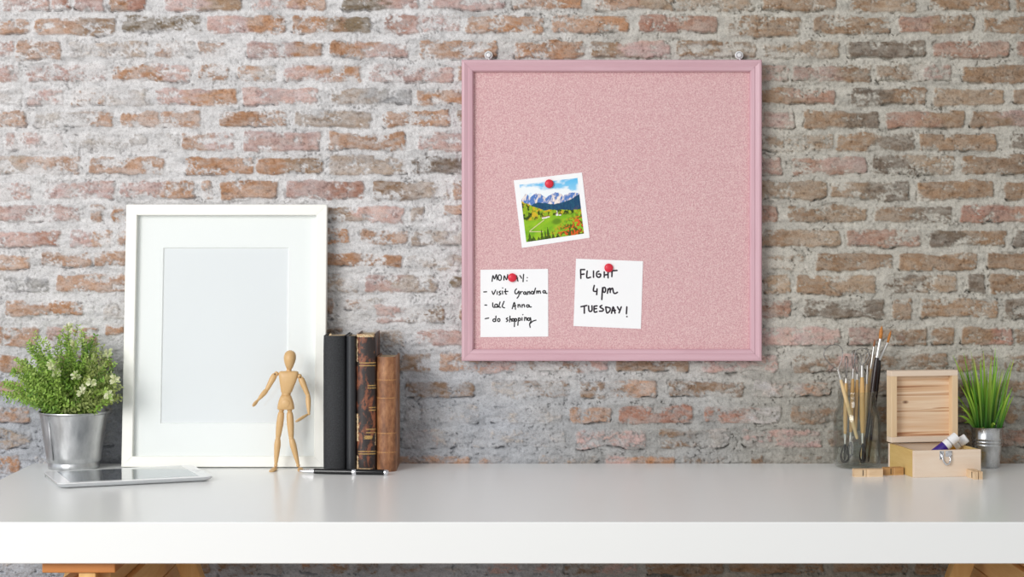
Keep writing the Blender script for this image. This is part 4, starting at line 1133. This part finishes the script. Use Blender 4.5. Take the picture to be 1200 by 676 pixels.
def brush(label, lo, hb, fb, tipp, rh, rf, bm_, mb):
    t = thing('paintbrush', label, 'paintbrush', lo, group='paintbrushes in the jar')
    b1 = B(); L = 1
    turned(b1, lo, hb, [(0, 0), (0, rh * .35), (.03, rh * .45), (.4, rh * .7), (.8, rh), (.94, rh * .95), (1, rf * 1.05), (1, 0)], 16); obj('handle', b1, bm_, t, smooth=True, sharp=60)
    b1 = B(); turned(b1, hb, fb, [(0, 0), (0, rf * 1.12), (.08, rf * 1.15), (.12, rf * 1.02), (.2, rf * 1.1), (.24, rf), (1, rf * .8), (1, 0)], 16); obj('ferrule', b1, M_fer, t, smooth=True, sharp=40)
    b1 = B(); turned(b1, fb, tipp, [(0, 0), (0, rf * .75), (.25, rf * .98), (.5, rf), (.8, rf * .62), (1, rf * .08), (1, 0)], 16); obj('bristles', b1, mb, t, smooth=True)
brush('brush with the tallest amber bristle tip', JP(1011.5, 541, -.003), JP(1027.8, 419, .004), JP(1031.6, 397, .005), JP(1033.4, 381.5, .005), .0042, .0030, M_bh, M_bris)
brush('rightmost brush in the jar, leaning right with an amber tip', JP(1017.5, 541, .010), JP(1030.6, 422, .014), JP(1040.2, 401.5, .016), JP(1044.2, 387, .016), .0038, .0022, M_bh, M_bris)
brush('thinner brush with a dark bristle tip left of the black handled ones', JP(1008, 541, .016), JP(1020.5, 432, .019), JP(1024, 406, .020), JP(1025.6, 397.5, .020), .0024, .0017, M_tool2, M_bris2)

# ------------------------------------------------------------------ wooden box
M_bw = wood('pine_x', (240, 224, 206), (226, 200, 174), 'x', 45, 9, .55, (.3, .72), .1)
M_bwy = wood('pine_y', (226, 198, 134), (196, 160, 92), 'y', 45, 9, .55, (.3, .72), .1)
M_bwz = wood('pine_z', (238, 214, 180), (222, 190, 148), 'z', 45, 9, .55, (.3, .72), .1)
M_pan = mat('grained_panel', (226, 192, 156), .55); k = N(M_pan)
v = k.coord((3, 3, 95)); n1 = k.noise(v, 1, 3, .5, .5)
c = k.ramp(n1, [(.34, (168, 116, 80)), (.42, (222, 184, 146)), (.58, (238, 212, 182)), (.64, (190, 140, 100)), (.72, (230, 200, 166))])
kn = k.n('ShaderNodeVectorMath', operation='DISTANCE'); tc = k.n('ShaderNodeTexCoord'); mpk = k.n('ShaderNodeMapping'); mpk.inputs['Scale'].default_value = (.55, 0, 1); k.l(tc.outputs['Object'], mpk.inputs['Vector']); k.l(mpk.outputs[0], kn.inputs[0]); kn.inputs[1].default_value = (.0150, 0, .104)
r = k.n('ShaderNodeMapRange', i_1=.0008, i_2=.0034, i_3=1.0, i_4=0.0); k.l(kn.outputs['Value'], r.inputs[0])
k.l(k.mix(r.outputs[0], c, (128, 92, 66)), k.b.inputs['Base Color'])
ba = R(10)
fl = Vector((.6035, -.172, TOP))
BL, BD, BH = .1075, .104, .0405
wb = thing('wooden_box', 'small open pale pine box with a raised lid and metal clasp', 'box', fl, (0, 0, ba))
tk = .0055
def bpart(name, args, m, bev=.0006, parent=None):
    bm = B(); box(bm, *args, bev); return obj(name, bm, m, parent or wb, world=False)
bpart('front_panel', (0, BL, 0, tk, 0, BH), M_bw)
bpart('rear_panel', (0, BL, BD - tk, BD, 0, BH), M_bw)
bpart('side_panel', (0.0004, tk, tk, BD - tk, 0, BH - .0002), M_bwy)
bpart('side_panel', (BL - tk, BL - .0004, tk, BD - tk, 0, BH - .0002), M_bwy)
bpart('bottom_panel', (tk, BL - tk, tk, BD - tk, .001, .005), M_bwy)
# lid standing up at the back, opening towards the viewer
LH = .111; ly0, ly1 = BD - .016, BD + .004
lz = BH + .0022
lid = B(); fw = .0085
box(lid, -.001, BL + .001, ly0, ly1, lz, lz + fw, .0006); 
lid_o = obj('lid_rail', lid, M_bw, wb, world=False)
bpart('lid_rail', (-.001, BL + .001, ly0, ly1, lz + LH - fw, lz + LH), M_bw)
bpart('lid_rail', (-.001, fw, ly0, ly1, lz + fw, lz + LH - fw), M_bwz)
bpart('lid_rail', (BL - fw, BL + .001, ly0, ly1, lz + fw, lz + LH - fw), M_bwz)
bpart('lid_panel', (fw - .001, BL - fw + .001, ly1 - .007, ly1 - .001, lz + fw - .001, lz + LH - fw + .001), M_pan)
for hx in (.022, BL - .034):
    bm = B(); tube(bm, [(hx, BD + .0012, BH + .0012), (hx + .012, BD + .0012, BH + .0012)], .0014, 10); obj('hinge', bm, M_chrome, wb, world=False, smooth=True)
# clasp
bm = B(); cx = BL * .475
box(bm, cx - .0105, cx - .0035, -.0012, 0, BH - .014, BH - .001, .0004)
cl = obj('clasp_plate', bm, M_chrome, wb, world=False)
bm = B(); box(bm, cx - .0010, cx + .0095, -.0012, 0, BH - .010, BH - .001, .0004)
cl2 = obj('clasp_plate', bm, M_chrome, wb, world=False)
bm = B(); tube(bm, [(cx - .006, -.0016, BH - .004), (cx - .0068, -.0026, BH - .010), (cx - .005, -.0034, BH - .017), (cx - .001, -.0036, BH - .0215), (cx + .004, -.0034, BH - .0205), (cx + .0065, -.0026, BH - .014), (cx + .0055, -.0020, BH - .008)], .0016, 10)
obj('clasp_hook', bm, M_chrome, cl, world=False, smooth=True)
bm = B(); box(bm, cx + .002, cx + .0075, -.0036, -.001, BH - .009, BH - .0025, .0006); obj('clasp_lug', bm, M_chrome, cl2, world=False)
for q, pp in (((cx - .0085, BH - .003), cl), ((cx + .0085, BH - .0085), cl2), ((cx - .0085, BH - .0118), cl), ((cx + .0085, BH - .003), cl2)):
    bm = B(); ball(bm, (q[0], -.0012, q[1]), .0009, .0006, .0009, 10); obj('clasp_rivet', bm, M_dwire, pp, world=False, smooth=True)

# paint tubes inside, caps over the rim
def box_w(x, y, z): return fl + Matrix.Rotation(ba, 3, 'Z') @ Vector((x, y, z))
M_cap = mat('white_cap', (242, 242, 242), .35)
def paint_tube(label, foot, capend, r, band):
    foot = Vector(foot); capend = Vector(capend); d = (capend - foot).normalized(); L = (capend - foot).length
    t = thing('paint_tube', label, 'paint tube', foot)
    M = along(foot, capend); Rm = M.to_3x3()
    side = Rm @ Vector((1, 0, 0))
    # body: flat crimp at the foot growing to a round shoulder
    def body(t0, t1, m, name, par, lift=0):
        bm = B(); loops = []
        for i in range(7):
            tt = t0 + (t1 - t0) * i / 6; f = min(1, tt / .6)
            a = r * (1.25 - .25 * f) + lift; b = r * (.12 + .88 * math.sin(f * math.pi / 2)) + lift
            loops.append([tuple(M @ Vector((math.cos(q) * a, math.sin(q) * b, tt * L))) for q in [2 * math.pi * j / 24 for j in range(24)]])
        loft(bm, loops); return obj(name, bm, m, par, smooth=True, sharp=50)
    body(.0, .74, M_cap, 'tube_body', t)
    body(.18, .66, band, 'colour_label', t, .0002)
    bm = B(); turned(bm, foot + d * L * .74, foot + d * L * .80, [(0, 0), (0, r), (.5, r * .98), (1, r * .55), (1, 0)], 24); obj('shoulder', bm, M_cap, t, smooth=True, sharp=50)
    bm = B(); rr_ = r * .98; n = 36; M2 = along(foot + d * L * .80, capend)
    loops = []
    for tt, q in ((0, .95), (.05, 1), (.92, .96), (1, .88)):
        loops.append([tuple(M2 @ Vector((math.cos(2 * math.pi * j / n) * rr_ * (q + (.03 if j % 2 else 0)), math.sin(2 * math.pi * j / n) * rr_ * (q + (.03 if j % 2 else 0)), tt * L * .2))) for j in range(n)])
    loft(bm, loops); obj('cap', bm, M_cap, t, smooth=True, sharp=30)
M_violet = mat('violet_label', (52, 22, 128), .4); M_ochre = mat('ochre_label', (206, 146, 30), .4)
paint_tube('violet paint tube with a white cap resting in the pine box', box_w(.033, .048, .0125), box_w(.0865, .040, .0565), .0080, M_violet)
paint_tube('yellow ochre paint tube with a white cap resting in the pine box', box_w(.058, .074, .0125), box_w(.1070, .052, .0525), .0074, M_ochre)

# clothespins
M_cp = wood('clothespin_wood', (232, 206, 172), (208, 172, 130), 'x', 120, 10, .6, (.3, .7), .1)
M_cp2 = wood('dark_clothespin_wood', (206, 164, 108), (170, 122, 72), 'x', 120, 10, .6, (.3, .7), .1)
def clothespin(label, loc, rz, m, L=.044, hgt=.0115, roll=False):
    t = thing('clothespin', label, 'clothespin', loc, (0, 0, rz), group='small wooden clothespins by the pine box')
    for s in (-1, 1):
        bm = B()
        pts = [(0, .0006), (.30, .0022), (.34, .0034), (.40, .0010), (.44, .0006), (.80, .0006), (1, .0006)]
        out = [(1, .0056), (.52, .0062), (.44, .0050), (.40, .0062), (.0, .0064)]
        poly = [(a * L, b * s) for a, b in pts + out]
        lo = [bm.verts.new((x, y, 0)) for x, y in poly]; hi = [bm.verts.new((x, y, hgt)) for x, y in poly]
        n = len(poly)
        for j in range(n): bm.faces.new((lo[j], lo[(j + 1) % n], hi[(j + 1) % n], hi[j]))
        bm.faces.new(lo[::-1]); bm.faces.new(hi)
        obj('jaw', bm, m, t, world=False)
    bm = B(); pts = []
    for i in range(49):
        a = 2 * math.pi * i / 12; pts.append((L * .42 + .0028 * math.cos(a), .0032 * math.sin(a), .0018 + .0078 * i / 48))
    tube(bm, pts, .0006, 6)
    tube(bm, [(L * .27, .0066, hgt * .1), (L * .27, .0068, hgt * .9)], .0005, 6)
    tube(bm, [(L * .30, -.0066, hgt * .15), (L * .30, -.0068, hgt * .9)], .0005, 6)
    obj('spring', bm, M_dwire, t, world=False, smooth=True)
    return t
clothespin('pale clothespin lying in front of the glass jar', ((1000.5 - 600) * 2.838 / FPX, -.158, TOP), R(4), M_cp)
clothespin('darker clothespin touching the left side of the pine box', ((1037 - 600) * 2.85 / FPX, -.140, TOP), R(12), M_cp2, L=.030)
clothespin('clothespin seen end-on at the right front corner of the pine box', ((1146.5 - 600) * 2.81 / FPX, -.191, TOP), R(97), M_cp, L=.036)

# ------------------------------------------------------------------ light and camera
w = bpy.data.worlds.new('room_light'); scn.world = w; w.use_nodes = True
nt = w.node_tree; bg = nt.nodes['Background']
tc = nt.nodes.new('ShaderNodeTexCoord'); sep = nt.nodes.new('ShaderNodeSeparateXYZ')
nt.links.new(tc.outputs['Generated'], sep.inputs[0])
mr = nt.nodes.new('ShaderNodeMapRange'); mr.inputs[1].default_value = -1; mr.inputs[2].default_value = 1
nt.links.new(sep.outputs['X'], mr.inputs[0])
cr = nt.nodes.new('ShaderNodeValToRGB'); e = cr.color_ramp.elements
e[0].position = 0; e[0].color = (.95, 1.0, 1.08, 1); e[1].position = 1; e[1].color = (.50, .49, .46, 1)
nt.links.new(mr.outputs[0], cr.inputs[0])
mz = nt.nodes.new('ShaderNodeMapRange'); mz.inputs[1].default_value = .1; mz.inputs[2].default_value = .9; mz.inputs[3].default_value = 1.0; mz.inputs[4].default_value = .55
nt.links.new(sep.outputs['Z'], mz.inputs[0])
vm = nt.nodes.new('ShaderNodeVectorMath'); vm.operation = 'SCALE'
nt.links.new(cr.outputs[0], vm.inputs[0]); nt.links.new(mz.outputs[0], vm.inputs['Scale']); nt.links.new(vm.outputs[0], bg.inputs[0])
bg.inputs[1].default_value = 1.0
def area(name, loc, target, size, power, color, sy=None):
    l = bpy.data.lights.new(name, 'AREA'); l.energy = power; l.size = size; l.color = color
    if sy: l.shape = 'RECTANGLE'; l.size_y = sy
    o = bpy.data.objects.new(name, l); COL.objects.link(o); o.location = loc
    o.rotation_euler = (Vector(target) - Vector(loc)).to_track_quat('-Z', 'Y').to_euler()
    return o
area('window_light', (-2.15, -3.3, 2.05), (-.1, 0, 1.0), 1.6, 92, (1, .985, .96), 1.6)

cam = bpy.data.cameras.new('camera'); co = bpy.data.objects.new('camera', cam); COL.objects.link(co)
co.location = (0, -DW, EYE); co.rotation_euler = (R(90), 0, 0)
cam.sensor_fit = 'HORIZONTAL'; cam.sensor_width = 36; cam.lens = 36 * FPX / 1200
cam.shift_y = -(338 - HZ) / 1200; cam.clip_start = .05
scn.camera = co
vs = scn.view_settings; vs.view_transform = 'Standard'; vs.look = 'None'; vs.exposure = 0; vs.gamma = 1; vs.use_curve_mapping = False
